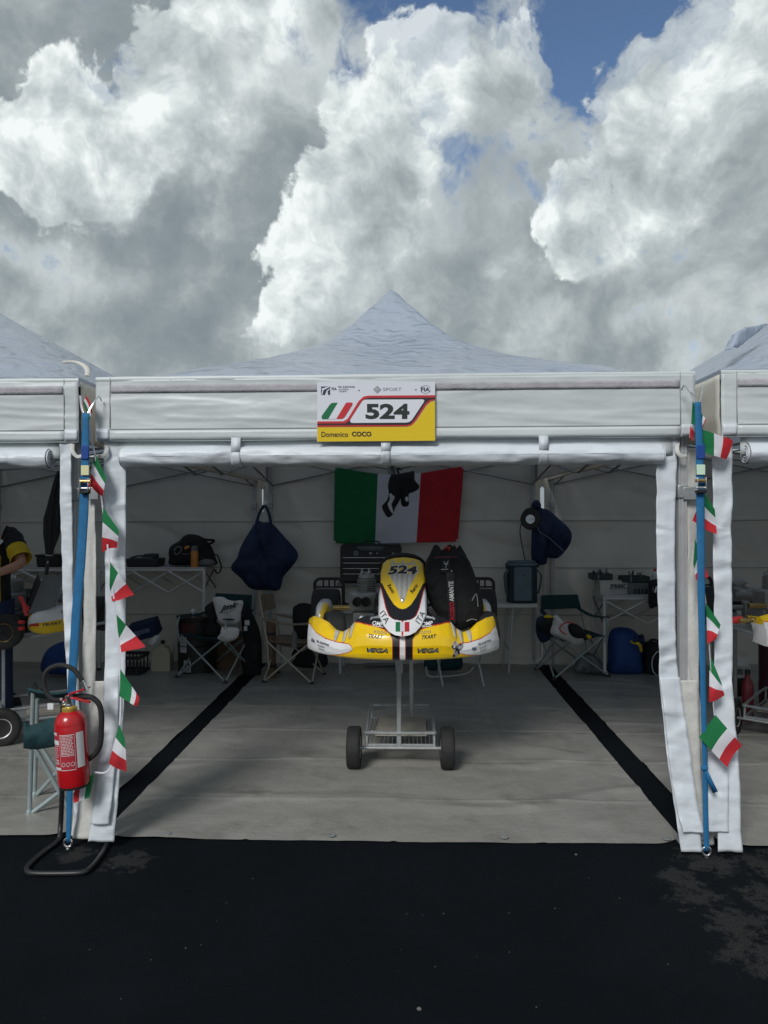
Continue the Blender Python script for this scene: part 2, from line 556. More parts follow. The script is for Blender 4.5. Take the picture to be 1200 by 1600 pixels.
M['engine'] = mat('cast_alloy', (0.34, 0.34, 0.33), 0.5, 0.5, vary=.2, vscale=20, dirt=.4, dirt_col=(.05, .05, .05), dscale=14)

# ------------------------------------------------------------------ text
def text_mesh(txt, size, bold=0.0, shear=0.0, spacing=1.0, align='CENTER', res=3):
    """flat lettering in its own x/y plane: (verts, faces)"""
    cu = bpy.data.curves.new('lettering', 'FONT')
    cu.body = txt
    cu.size = size
    cu.offset = bold
    cu.shear = shear
    cu.space_character = spacing
    cu.align_x = align
    cu.align_y = 'CENTER'
    cu.resolution_u = res
    cu.fill_mode = 'FRONT'
    o = bpy.data.objects.new('lettering', cu)
    COL.objects.link(o)
    dg = bpy.context.evaluated_depsgraph_get()
    me = bpy.data.meshes.new_from_object(o.evaluated_get(dg))
    vs = [v.co.copy() for v in me.vertices]
    fs = [tuple(p.vertices) for p in me.polygons]
    bpy.data.objects.remove(o)
    bpy.data.curves.remove(cu)
    bpy.data.meshes.remove(me)
    return vs, fs

def lettering(name, txt, size, fn, mat_, parent, width=None, **kw):
    """lettering laid onto a surface by fn(a, b) -> point; width stretches it to a measured width"""
    vs, fs = text_mesh(txt, size, **kw)
    if width:
        x0, x1 = min(v.x for v in vs), max(v.x for v in vs)
        k = width / max(1e-6, x1 - x0)
        c = (x0 + x1) / 2
        for v in vs:
            v.x = (v.x - c) * k
    mb = MB()
    mb.add([fn(v.x, v.y) for v in vs], fs)
    me_o = mb.build(name, mat_, parent, smooth=False)
    return me_o

def plane_fn(o, ax, up):
    o, ax, up = Vector(o), Vector(ax).normalized(), Vector(up).normalized()
    return lambda a, b: o + ax * a + up * b

# ------------------------------------------------------------------ the ground
def ground_material():
    m = bpy.data.materials.new('black_asphalt')
    m.use_nodes = True
    nt = m.node_tree
    N, L = nt.nodes, nt.links
    b = N['Principled BSDF']
    tc = N.new('ShaderNodeTexCoord')
    def nz(scale, det, ro=.6):
        n = N.new('ShaderNodeTexNoise')
        n.inputs['Scale'].default_value = scale
        n.inputs['Detail'].default_value = det
        n.inputs['Roughness'].default_value = ro
        L.new(tc.outputs['Object'], n.inputs['Vector'])
        return n.outputs['Fac']
    def mr(v, a, c, lo=0, hi=1, sm=True):
        n = N.new('ShaderNodeMapRange')
        if sm: n.interpolation_type = 'SMOOTHSTEP'
        L.new(v, n.inputs['Value'])
        n.inputs['From Min'].default_value, n.inputs['From Max'].default_value = a, c
        n.inputs['To Min'].default_value, n.inputs['To Max'].default_value = lo, hi
        return n.outputs[0]
    def mul(a, c, op='MULTIPLY'):
        n = N.new('ShaderNodeMath'); n.operation = op
        for i, v in enumerate((a, c)):
            if isinstance(v, (int, float)): n.inputs[i].default_value = v
            else: L.new(v, n.inputs[i])
        return n.outputs[0]
    # dry grey dusty patches with a ragged edge, at their own places on the ground
    acc = None
    for (px, py, r) in ((200, 1345, .34), (120, 1335, .25), (1105, 1345, .42), (1190, 1350, .42), (1090, 1405, .35), (1150, 1440, .38), (1185, 1490, .42), (1060, 1370, .3), (1200, 1400, .40)):
        g = G(px, py)
        n = N.new('ShaderNodeVectorMath'); n.operation = 'DISTANCE'
        L.new(tc.outputs['Object'], n.inputs[0]); n.inputs[1].default_value = (g.x, g.y, 0)
        s = mr(n.outputs['Value'], 0.0, r, 1, 0)
        acc = s if acc is None else mul(acc, s, 'MAXIMUM')
    ragged = mr(mul(mul(acc, .60), mul(nz(11, 10, .78), 1.5), 'ADD'), 1.17, 1.32)
    ragged = mul(ragged, mr(nz(150, 3), .32, .58))
    base = N.new('ShaderNodeMix'); base.data_type = 'RGBA'
    L.new(mr(nz(1.3, 6), .35, .65), base.inputs['Factor'])
    base.inputs[6].default_value = (0.0026, 0.0044, 0.0066, 1)
    base.inputs[7].default_value = (0.0046, 0.0068, 0.0095, 1)
    grit = N.new('ShaderNodeMix'); grit.data_type = 'RGBA'
    L.new(mr(nz(300, 2), .56, .70, 0, .8), grit.inputs['Factor'])
    L.new(base.outputs[2], grit.inputs[6])
    grit.inputs[7].default_value = (0.014, 0.017, 0.021, 1)
    dust = N.new('ShaderNodeMix'); dust.data_type = 'RGBA'
    L.new(ragged, dust.inputs['Factor'])
    L.new(grit.outputs[2], dust.inputs[6])
    dust.inputs[7].default_value = (0.036, 0.035, 0.035, 1)
    L.new(dust.outputs[2], b.inputs['Base Color'])
    b.inputs['Roughness'].default_value = 0.85
    b.inputs['Specular IOR Level'].default_value = 0.10
    bp = N.new('ShaderNodeBump')
    bp.inputs['Strength'].default_value = 0.5
    bp.inputs['Distance'].default_value = 0.008
    L.new(nz(160, 3), bp.inputs['Height'])
    L.new(bp.outputs[0], b.inputs['Normal'])
    return m

def build_ground():
    mb = MB()
    # fine near the camera, coarse to the horizon
    xs = [-1500, -300, -60, -20] + [-8 + i * .5 for i in range(33)] + [20, 60, 300, 1500]
    ys = [-1500, -300, -60, -20] + [-8 + i * .5 for i in range(33)] + [20, 60, 300, 1500]
    vs = [(x, y, 0.0) for y in ys for x in xs]
    n = len(xs)
    fs = [(j * n + i, j * n + i + 1, (j + 1) * n + i + 1, (j + 1) * n + i) for j in range(len(ys) - 1) for i in range(n - 1)]
    mb.add(vs, fs)
    tag(mb.build('ground', ground_material(), smooth=False), 'black asphalt ground running in front of the tents', kind='structure')
build_ground()

def tarp_material():
    m = mat('grey_groundsheet', (0.285, 0.280, 0.258), 0.33, vary=.12, vscale=1.5, bump=.2, bscale=30, crease=.55, cscale=3.0, dirt=.6, dirt_col=(.14, .132, .118), dscale=2.6, spec=.4)
    return m
M['tarp'] = tarp_material()

def ground_sheet(x0, x1, y0, y1, seed, label, lip=0.0, grommets=()):
    root = thing('ground_sheet', label, 'groundsheet', ((x0 + x1) / 2, y0, 0), group='grey groundsheets laid under the tents')
    w, d = x1 - x0, y1 - y0
    def fn(u, v):
        x, y = (u - .5) * w, v * d
        # rounded, slightly lifting front corners and a gently wandering edge
        e = min(u, 1 - u) * w
        if v < .2:
            y += max(0.0, .16 - e) ** 2 * 3.2
        x += .0035 * fb(0, y * 1.2, 0, 2, seed + (0 if u < .5 else 5)) * (abs(u - .5) * 2) ** 4
        y += .010 * fb(x * 1.4, 0, 3, 2, seed) * (1 - v) ** 6
        ridge = abs(fb(x * .55 + .2 * y, y * 1.15, 1, 2, seed))
        h = .006 + .010 * max(0, .22 - ridge) / .22
        h += .0045 * abs(fb(x * 2.3, y * 3.1, 2, 3, seed))
        # sharp fold lines left from packing
        for fy in (.55, 1.25, 1.95, 2.65, 3.35):
            h += .013 * max(0, 1 - abs(y - fy - .012 * fb(x, fy, 0, 2, seed)) / .018) * (.55 + .45 * fb(x * .8, fy, 3, 2, seed))
        for fx in (-.75, 0.02, .78):
            h += .005 * max(0, 1 - abs(x - fx - .02 * fb(y, fx, 0, 2, seed)) / .025)
        return Vector((x, y, h))
    MB().grid(fn, 130, 330).build('sheet', M['tarp'], root, sharp=80)
    for gx, gy in grommets:
        gm = MB().lathe([(.009, 0), (.019, 0), (.020, .003), (.016, .005), (.009, .004)], (gx - (x0 + x1) / 2, gy - y0, .014), 14)
        gm.build('eyelet', M['steel'], root)
    return root

GRM = [(G(px, py).x, .045) for px, py in ((258, 1312), (518, 1312), (788, 1312), (1040, 1312))]
ground_sheet(-1.53, 1.49, 0.0, 4.72, 1, 'grey groundsheet under the middle tent and kart trolley', grommets=GRM)
ground_sheet(-4.75, -1.69, 0.01, 4.75, 2, 'grey groundsheet under the tent behind the fire extinguisher')
ground_sheet(1.66, 4.75, -0.03, 4.75, 3, 'grey groundsheet under the tent at the picture edge with the white carton table', grommets=[(1.72, .03)])

# ------------------------------------------------------------------ tents
EAVE, VAL = 2.405, 2.07
TD = 4.62                                       # depth of a tent
HIP_T = [0, .03, .1, .2, .3, .4, .5, .6, .7, .8, .9, .97, 1.0]
HIP_Z = [2.405, 2.440, 2.505, 2.572, 2.645, 2.715, 2.800, 2.895, 3.015, 3.175, 3.375, 3.515, 3.55]

def leg_profile(w=.036):
    # square tube with two grooves a side
    h, g, dp = w / 2, w / 10, w * .12
    side = [(-h, -h), (-h * .5 - g, -h), (-h * .5, -h + dp), (-h * .5 + g, -h), (h * .5 - g, -h), (h * .5, -h + dp), (h * .5 + g, -h)]
    out = []
    for k in range(4):
        a = k * math.pi / 2
        out += [(x * math.cos(a) - y * math.sin(a), x * math.sin(a) + y * math.cos(a)) for x, y in side]
    return out

def cloth_strip(root, name, m, path, width, nu=10, nv=90, amp=.006, seed=0., freq=14., normal=(0, -1, 0), solid=.003, side=None, lean=0.0):
    """a hanging strip: path of (x, y, z) from top to bottom, width list along it"""
    pts = spline(path, 10)
    nrm = Vector(normal)
    def fn(u, v):
        f = v * (len(pts) - 1)
        i = min(int(f), len(pts) - 2)
        p = pts[i].lerp(pts[i + 1], f - i)
        w = interp(v, [k / (len(width) - 1) for k in range(len(width))], width)
        a = (u - .5) * w
        ax = Vector(side) if side else Vector((1, 0, 0))
        wob = amp * (fb(u * 1.5 * w * 8, p.z * freq, 0, 3, seed)) + amp * 1.3 * fb(u, p.z * 2.2, 3, 2, seed + 2)
        edge = .004 * fb(0, p.z * 9, 0, 2, seed + (3 if u < .5 else 4)) * abs(u - .5) * 2
        return p + ax * (a + edge) + nrm * wob
    o = MB().grid(fn, nu, nv).build(name, m, root, solid=solid, sharp=80)
    return o

def build_tent(cx, cy, seed, label, peak_dx=0.0, straight=0.0):
    root = thing('canopy_tent', label, 'tent', (cx, cy, 0), group='row of white canopy tents')
    hx = 1.535
    # ---- roof
    def roof(u, v):
        x, y = (u * 2 - 1), (v * 2 - 1)
        q = (abs(x) ** 7 + abs(y) ** 7) ** (1 / 7)
        q = min(1.0, lerp(math.hypot(x, y) * .9, q, min(1, q * 7)))
        t = 1 - q
        # the spans between the hips sag a little less than the hips
        z = lerp(interp(t, HIP_T, HIP_Z), 2.41 + 1.12 * t, straight)
        off = min(abs(abs(x) - abs(y)) * 1.4, 1) * t * (1 - t) * .06
        z -= off
        X, Y = x * hx + peak_dx * t, (y + 1) * TD / 2 - .02
        rad = math.atan2(y, x)
        z += .008 * fb(rad * 7, t * 3, 0, 3, seed) * min(1, t * 6) * (1 - t * .5)
        z += .006 * fb(X * 2.2, Y * 6, 1, 4, seed) * min(1, t * 6)
        return Vector((X, Y, z))
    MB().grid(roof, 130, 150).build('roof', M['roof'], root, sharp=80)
    # hem that bulges over the eave rail, front
    def hem(u, v):
        a = v * math.pi
        x = (u * 2 - 1) * hx
        return Vector((x, -.024 - .007 * math.sin(a), EAVE - .012 + .014 * math.cos(a) + .002 * fb(x * 3, v, 0, 2, seed)))
    MB().grid(hem, 60, 6).build('eave_hem', M['tent'], root)
    # ---- valances
    def val_front(u, v):
        x = (u * 2 - 1) * hx
        z = lerp(EAVE - .015, VAL, v)
        y = -.028 + .005 * fb(x * .9, z * 6, 0, 3, seed) + .003 * fb(x * 4, z * 16, 2, 3, seed + 1)
        y += -.002 * max(0, 1 - abs(v - .84) / .02)
        cr = 1 - abs(fb(x * .7 + z * 1.5, z * 9, 6, 2, seed))
        y += -.0035 * max(0, cr - .8) / .2 * min(1, (1.535 - abs(x)) * 8 + .2)
        z += .004 * fb(x * 1.3, 0, 5, 2, seed) * v
        return Vector((x, y, z))
    vf = MB().grid(val_front, 150, 36).build('front_valance', M['tent'], root, solid=.003, sharp=80)
    def band(x0, x1, z0, z1, name, m, dy=-.006, nu=90):
        def f(u, v):
            x = lerp(x0, x1, u)
            z = lerp(z1, z0, v)
            p = val_front((x / hx + 1) / 2, (EAVE - .015 - z) / (EAVE - .015 - VAL))
            return Vector((x, p.y + dy, z))
        return MB().grid(f, nu, 3).build(name, m, vf, solid=.002, sharp=80)
    band(-1.455, 1.455, 2.322, 2.362, 'hook_tape', M['hook'])
    band(-1.46, 1.46, 2.078, 2.128, 'hem_band', M['tent'], -.005)
    band(-1.46, 1.46, 2.130, 2.136, 'stitch_line', M['seam'], -.004)
    for s in (-1, 1):
        band(s * 1.497 - .034, s * 1.497 + .034, 2.078, 2.136, 'corner_pocket', M['flap'], -.008, 6)
        band(s * 1.459 - .002, s * 1.459 + .002, 2.14, 2.40, 'stitch_line', M['seam'], -.004, 2)
    for s in (-1, 1):
        def val_side(u, v, s=s):
            y = u * TD
            z = lerp(EAVE - .015, VAL, v)
            return Vector((s * (hx - .004) + .012 * fb(y * 1.2, z * 4, s, 3, seed), y, z + .012 * fb(y * .8, 1, s, 2, seed) * v))
        MB().grid(val_side, 90, 12).build('side_valance', M['tent_in'], root, solid=.003, sharp=80)
    def val_back(u, v):
        x = (u * 2 - 1) * hx
        z = lerp(EAVE - .015, VAL, v)
        return Vector((x, TD + .012 + .008 * fb(x, z * 5, 0, 3, seed), z))
    MB().grid(val_back, 60, 8).build('back_valance', M['tent_in'], root, solid=.003, sharp=80)
    # ---- frame: outer legs, inner legs, feet
    for sx in (-1, 1):
        for Y in (0.045, TD - .045):
            lx = sx * 1.49
            pr = leg_profile(.040)
            mb = MB().prism(pr, 0.62, 2.36, lambda a, b, c: Vector((lx + a, Y + b, c)))
            lg = mb.build('leg', M['alu'], root, sharp=25)
            MB().prism(leg_profile(.030), 0.02, 0.64, lambda a, b, c: Vector((lx + a, Y + b, c))).build('inner_leg', M['alu'], lg, sharp=25)
            MB().box((lx, Y, .010), (.07, .07, .012)).build('foot_plate', M['steel'], lg, bevel=.003)
            MB().box((lx, Y, 1.80), (.056, .056, .07)).build('slider', M['steel'], lg, bevel=.006)
            MB().box((lx, Y, 2.33), (.06, .06, .08)).build('corner_joint', M['black'], lg, bevel=.006)
    # scissor trusses between the legs
    def truss(a, b, n):
        a, b = Vector(a), Vector(b)
        for k in range(n):
            p, q = a.lerp(b, k / n), a.lerp(b, (k + 1) / n)
            for z0, z1 in ((2.34, 2.03), (2.03, 2.34)):
                dn = Vector((b - a).normalized().cross(Vector((0, 0, 1)))) * (.012 if z0 > z1 else -.012)
                MB().tube([Vector((p.x, p.y, z0)) + dn, Vector((q.x, q.y, z1)) + dn], .014, 6, flat=.55).build('truss_bar', M['alu_dark'], root)
    for Y in (.05, TD - .05):
        truss((-1.47, Y, 0), (0, Y, 0), 1)
        truss((0, Y, 0), (1.47, Y, 0), 1)
    for sx in (-1, 1):
        truss((sx * 1.47, .07, 0), (sx * 1.47, TD / 2, 0), 1)
        truss((sx * 1.47, TD / 2, 0), (sx * 1.47, TD - .07, 0), 1)
    # peak mast with its spreader bars
    mb = MB().lathe([(.0, 3.50), (.03, 3.49), (.03, 3.4), (.019, 3.4), (.019, 2.10), (.032, 2.10), (.032, 2.02), (0, 2.02)], (peak_dx, TD / 2, 0), 12)
    mast = mb.build('mast', M['alu_dark'], root)
    for (x, y) in ((0, .05), (0, TD - .05), (-1.47, TD / 2), (1.47, TD / 2)):
        for z0, z1 in ((2.06, 2.33), (2.33, 2.30)):
            MB().tube([(peak_dx, TD / 2, z0), (x, y, z1)], .014, 6, flat=.55).build('spreader_bar', M['alu_dark'], root)
    # ---- back wall, seams as pressed ridges
    def wall(u, v):
        z = lerp(2.30, 0.004, v)
        x = (u * 2 - 1) * (1.598 - .022 * (1 if 1.72 < z < 2.0 else 0))
        y = TD - .02 + .016 * fb(x * .9, z * 1.3, 0, 4, seed + 3) + .022 * max(0, 1 - abs(fb(x * .5 - z * .8, z * 1.6 + x * .7, 4, 2, seed + 4)) * 3.2)
        for sz in (1.63, 1.10, .57):
            d = abs(z - sz - .006 * fb(x * 1.2, sz, 0, 2, seed))
            y += -.012 * max(0, 1 - d / .018)
        if z < .1:
            y -= .08 * (.1 - z) / .1 * (.6 + fb(x * 2, 0, 0, 2, seed))
        for sx_ in (-1.38, 1.38):
            y += -.010 * max(0, 1 - abs(x - sx_) / .02)
        return Vector((x, y, z))
    bw = MB().grid(wall, 110, 110).build('back_wall', M['tent_in'], root, solid=.003, sharp=80)
    for sz in (1.63, 1.10, .57):
        def seam(u, v, sz=sz):
            x = (u * 2 - 1) * 1.45
            z = sz - .012 + (v - .5) * .006 + .006 * fb(x * 1.2, sz, 0, 2, seed)
            p = wall((x / 1.565 + 1) / 2, (2.30 - z) / (2.30 - .004))
            return Vector((x, p.y - .006, z))
        MB().grid(seam, 80, 1).build('seam', M['seam'], bw, solid=.002)
    # ---- front wall rolled up under the valance
    r0 = .052
    def roll(u, v):
        x = lerp(-1.40, 1.37, u)
        a = v * 2 * math.pi
        pinch = 1.0
        for bx in (-.80, -.03, .77):
            pinch -= .05 * math.exp(-((x - bx) / .05) ** 2)
        r = r0 * pinch * (1 + .10 * fb(x * 2.2, math.cos(a) * 1.4, math.sin(a) * 1.4, 3, seed) + .07 * fb(x * 7 + a, a * 1.5, 0, 3, seed))
        sag = -.006 * fb(x * 1.1, 0, 7, 2, seed)
        return Vector((x, -.005 - r * math.cos(a), 1.99 + sag + r * math.sin(a)))
    ro = MB().grid(roll, 160, 28).build('rolled_curtain', M['flap'], root, sharp=70)
    for ex in (-1.40, 1.37):
        s = -1 if ex < 0 else 1
        pts = []
        for k in range(60):
            a = k * .32
            r = .010 + .040 * k / 59
            pts.append((ex + s * .006, -.005 + r * math.cos(a), 1.99 + r * math.sin(a)))
        MB().tube(pts, .0042, 6).build('roll_end', M['flap'], ro)
        MB().lathe([(.0, -.004), (.046, -.004), (.050, .002), (.046, .004), (0, .002)], (ex - s * .004, -.005, 1.99), 20, axis=rot_to((s, 0, 0))).build('roll_core', M['hook'], ro)
    for bx in (-.80, -.03, .77):
        mb = MB()
        def ringstrap(u, v, bx=bx):
            a = -.5 * math.pi + v * 2 * math.pi
            k = .0500 + .0018 * fb(u * 2, v * 5, bx, 2, seed)
            return Vector((bx + (u - .5) * .048, -.005 - k * math.cos(a), 1.988 + k * math.sin(a)))
        mb.grid(ringstrap, 4, 32)
        mb.add([(bx - .024, -.052, 2.010), (bx + .024, -.052, 2.010), (bx + .024, -.040, 2.085), (bx - .024, -.040, 2.085)], [(0, 1, 2, 3)])
        mb.build('roll_strap', M['flap'], ro, solid=.003)
    def header(u, v):
        x = lerp(-1.43, 1.43, u)
        z = lerp(2.10, 1.985, v)
        return Vector((x, -.004 + .003 * fb(x * 3, z * 9, 0, 2, seed), z))
    MB().grid(header, 60, 4).build('curtain_header', M['tent'], root, solid=.002, sharp=80)
    return root
tentC = build_tent(0.0, 0.0, 1.0, 'white canopy tent wearing the yellow 524 number board', -.05)
tentL = build_tent(-3.17, 0.02, 2.0, 'white canopy tent beside the red fire extinguisher, with a person under it', -.42, 1.0)
tentR = build_tent(3.19, -0.02, 3.0, 'white canopy tent without number board, a kart trolley wheel showing behind its hanging flap', .35, 1.0)

for root, sx in ((tentL, -1), (tentR, 1)):  # unseen outer screens, added to keep side light off the back walls
    def outer(u, v, sx=sx):
        y, z = lerp(.12, TD - .08, u), lerp(2.30, .01, v)
        return Vector((sx * 1.512 + .018 * fb(y * .9, z * 1.2, sx, 3, 5), y, z))
    MB().grid(outer, 60, 40).build('unseen_light_screen', M['tent_in'], root, solid=.003, sharp=80)

def loc(root):
    o = Vector(root.location)
    return lambda p: Vector(p) - o

# ---- door flaps, their weight pockets and the gathered side curtains
def flap(root, name, m, pts, ws, **kw):
    """pts: (pixel x, pixel y, depth) from top to bottom"""
    l = loc(root)
    return cloth_strip(root, name, M[m], [l(P(*p)) for p in pts], ws, **kw)

flap(tentC, 'door_flap', 'flap', [(180, 690, .0), (180, 850, -.01), (181, 1000, -.02), (178, 1100, -.05), (171, 1200, -.09), (158, 1315, -.12)], [.115, .108, .103, .104, .11, .13], seed=1)
flap(tentC, 'flap_pocket', 'flap', [(176, 1053, -.055), (169, 1170, -.10), (156, 1288, -.135)], [.075, .085, .092], seed=2, nu=8, nv=50)
flap(tentC, 'flap_pocket', 'cream', [(155, 1064, -.01), (148, 1180, -.04), (128, 1310, -.08)], [.06, .075, .095], seed=3, nu=8, nv=50)
flap(tentC, 'side_curtain', 'cream', [(141, 772, .06), (141, 900, .05), (139, 1050, .03), (132, 1200, .0), (124, 1306, -.03)], [.055, .065, .07, .075, .08], seed=4, amp=.012, freq=3)
flap(tentL, 'door_flap', 'flap', [(102, 690, .0), (105, 850, -.01), (108, 980, -.02), (117, 1130, -.04), (128, 1305, -.06)], [.06, .058, .05, .055, .075], seed=5)
flap(tentC, 'door_flap', 'flap', [(1043, 688, -.0), (1040, 850, -.01), (1043, 1000, -.02), (1046, 1064, -.03), (1060, 1190, -.07), (1081, 1331, -.13)], [.105, .090, .085, .098, .105, .100], seed=6)
flap(tentC, 'flap_pocket', 'flap', [(1046, 1058, -.045), (1060, 1160, -.085), (1072, 1250, -.12), (1084, 1301, -.145)], [.10, .105, .105, .100], seed=7, nu=8, nv=50)
flap(tentC, 'flap_pocket', 'cream', [(1076, 1063, -.01), (1082, 1190, -.03), (1092, 1312, -.06)], [.10, .085, .07], seed=8, nu=8, nv=50)
flap(tentR, 'door_flap', 'flap', [(1128, 690, .0), (1129, 850, -.01), (1130, 1000, -.02), (1130, 1074, -.03), (1136, 1180, -.07), (1141, 1331, -.13)], [.105, .092, .090, .090, .105, .115], seed=9)
flap(tentR, 'flap_pocket', 'flap', [(1122, 1175, -.075), (1122, 1240, -.11), (1122, 1300, -.135)], [.10, .102, .10], seed=10, nu=8, nv=40)
flap(tentR, 'side_curtain', 'cream', [(1083, 700, .06), (1082, 860, .05), (1082, 1050, .03), (1090, 1180, .0), (1102, 1320, -.03)], [.06, .06, .06, .07, .09], seed=11, amp=.012, freq=3)
for root, px, s in ((tentC, 158, 1), (tentL, 122, -1), (tentC, 1067, -1), (tentR, 1108, 1)):
    l = loc(root)
    pts = [l(P(px + s * 8, 690, .01)), l(P(px + s * 9, 704, -.03)), l(P(px + s * 2, 713, -.035)), l(P(px - s * 6, 712, -.03))]
    MB().tube(spline(pts, 5), .010, 6, flat=.3).build('tie_strap', M['cream'], root)
for root, px in ((tentC, 1079), (tentC, 143)):
    l = loc(root)
    c = l(P(px, 771, .02))
    MB().box(c, (.075, .012, .065)).build('leg_bracket', M['steel'], root, bevel=.003)

# ---- folds of roof cloth at the neighbouring corners
lf = loc(tentL)
pts = spline([lf(P(x, y, Y)) for x, y, Y in ((100, 566, .55), (118, 566, .42), (132, 572, .30), (137, 580, .22), (136, 588, .18))], 5)
MB().tube(pts, [.018 - .010 * abs(i / (len(pts) - 1) - .5) for i in range(len(pts))], 10, flat=.6).build('gutter_fold', M['tent_in'], tentL, sharp=80)
lr = loc(tentR)
q4 = [lr(P(x, y, Y)) for x, y, Y in ((1132, 546, .42), (1144, 524, .62), (1200, 506, .85), (1215, 516, .80), (1152, 544, .48))]
def fold(u, v):
    a, b, c, d = q4[0], q4[1], q4[2], q4[4]
    p = a.lerp(b, v).lerp(d.lerp(c, v), u)
    p.z += .05 * math.sin(u * 3.14) * math.sin(v * 3.14) + .012 * fb(u * 4, v * 3, 0, 3, 2)
    p.y -= .03 * math.sin(u * 3.14)
    return p
MB().grid(fold, 20, 12).build('roof_fold', M['roof'], tentR, solid=.004, sharp=80)

# ------------------------------------------------------------------ number board
def ZM(x0, y0, k):
    return lambda zx, zy, Y: P(x0 + zx / k, y0 + zy / k, Y)

def number_board():
    z = ZM(480, 580, 5.4545)
    Y0 = -.050
    c = z(587, 598, Y0)
    root = thing('number_board', 'white and yellow board reading 524 Domenico COCO on the middle tent', 'sign', c)
    l = loc(root)
    def poly(name, pts, m, k, th=.0012, par=None):
        lo = Y0 - .004 - k * .0012
        mb = MB()
        n = len(pts)
        a = [l(z(x, y, lo)) for x, y in pts]
        b = [l(z(x, y, lo - th)) for x, y in pts]
        mb.add(a + b, [tuple(range(n)), tuple(range(n, 2 * n))[::-1]] + [(i, (i + 1) % n, n + (i + 1) % n, n + i) for i in range(n)])
        return mb.build(name, m, par or root, smooth=False)
    # the sheet itself
    a = [l(z(x, y, Y0)) for x, y in ((86, 94), (1090, 90), (1091, 594), (85, 602))]
    MB().add(a + [p + Vector((0, -.0045, 0)) for p in a], [(0, 1, 2, 3), (7, 6, 5, 4), (0, 1, 5, 4), (1, 2, 6, 5), (2, 3, 7, 6), (3, 0, 4, 7)]).build('board', mat('board_white', (0.74, 0.76, 0.84), .35), root, smooth=False)
    yel = mat('board_yellow', (0.78, 0.55, 0.012), .35)
    red = mat('board_red', (0.58, 0.030, 0.040), .35)
    wht = mat('board_panel_white', (0.76, 0.78, 0.86), .35)
    poly('yellow_field', [(86, 478), (850, 474), (890, 462), (930, 425), (1018, 292), (1050, 262), (1090, 252), (1090, 592), (86, 600)], yel, 1)
    poly('red_band', [(86, 428), (310, 426), (345, 405), (440, 252), (480, 216), (520, 208), (1090, 204), (1090, 246), (1052, 254), (1015, 286), (928, 417), (888, 460), (850, 470), (86, 474)], red, 2)
    poly('black_band', [(86, 446), (325, 444), (362, 420), (455, 268), (492, 234), (530, 226), (1090, 224), (1090, 236), (1044, 242), (1004, 276), (916, 408), (880, 448), (845, 457), (86, 459)], M['ink'], 3)
    poly('number_panel', [(500, 242), (482, 246), (466, 260), (368, 412), (367, 428), (372, 437), (385, 441), (845, 438), (872, 432), (895, 412), (996, 260), (998, 248), (985, 240)], wht, 4)
    poly('flag_green', [(122, 390), (126, 378), (190, 288), (205, 272), (222, 269), (262, 268), (180, 407), (135, 408), (124, 402)], mat('board_green', (.008, .16, .065), .35), 1)
    poly('flag_white', [(262, 268), (332, 267), (247, 406), (180, 407)], wht, 1)
    poly('flag_red', [(332, 267), (376, 266), (387, 272), (386, 284), (322, 386), (308, 401), (292, 405), (247, 406)], red, 1)
    def txt(name, s, x0, x1, yc, h, m, k=5, **kw):
        vs, fs = text_mesh(s, 1.0, **kw)
        ax, bx = min(v.x for v in vs), max(v.x for v in vs)
        ay, by = min(v.y for v in vs), max(v.y for v in vs)
        lo = Y0 - .0045 - k * .0012
        pts = [l(z(x0 + (v.x - ax) / (bx - ax) * (x1 - x0), yc + h / 2 - (v.y - ay) / (by - ay) * h, lo)) for v in vs]
        MB().add(pts, fs).build(name, m, root, smooth=False)
    txt('number', '524', 497, 872, 343, 133, mat('board_black', (.018, .026, .028), .4), bold=.045)
    txt('driver_name', 'Domenico', 121, 348, 538, 44, M['ink'], 3, bold=.012)
    txt('driver_surname', 'COCO', 380, 548, 535, 42, M['ink'], 3, bold=.035)
    txt('small_print', 'FIA KARTING', 265, 405, 134, 15, M['ink_navy'], 1, bold=.02)
    txt('small_print', 'ACADEMY', 267, 356, 155, 13, M['ink_navy'], 1)
    txt('small_print', 'TROPHY', 268, 340, 173, 13, M['ink_navy'], 1)
    txt('small_print', 'FIA', 208, 252, 150, 24, M['ink_navy'], 1, bold=.02)
    txt('small_print', 'SPORT', 645, 805, 154, 27, M['ink_grey'], 1)
    txt('small_print', 'FIA', 970, 1046, 155, 34, M['ink_navy'], 1, bold=.03)
    poly('logo_block', [(118, 130), (195, 130), (195, 142), (165, 160), (150, 200), (118, 200)], M['ink_navy'], 1)
    poly('logo_block', [(195, 152), (195, 200), (178, 200), (174, 170)], M['ink_navy'], 1)
    poly('logo_swoosh', [(118, 150), (190, 128), (186, 138), (140, 160), (128, 200), (120, 200), (130, 160)], wht, 2)
    poly('logo_diamond', [(562, 155), (597, 122), (632, 155), (597, 188)], mat('board_silver', (.33, .35, .38), .4), 1)
    txt('small_print', 'AC', 580, 614, 155, 18, wht, 3)
    for dx, dy in ((441, 163), (926, 157)):
        poly('dot', [(dx + 6 * math.cos(a * .785), dy + 6 * math.sin(a * .785)) for a in range(8)], M['ink_navy'], 1)
    ring = []
    mb = MB()
    for k in range(24):
        if k in (0, 11, 12, 23): continue
        a0, a1 = 2 * math.pi * k / 24, 2 * math.pi * (k + .8) / 24
        q = [(1008 + r * math.cos(a), 155 + r * .75 * math.sin(a)) for r, a in ((42, a0), (46, a0), (46, a1), (42, a1))]
        mb.add([l(z(x, y, Y0 - .006)) for x, y in q], [(0, 1, 2, 3)])
    mb.build('logo_ring', M['ink_navy'], root, smooth=False)
number_board()

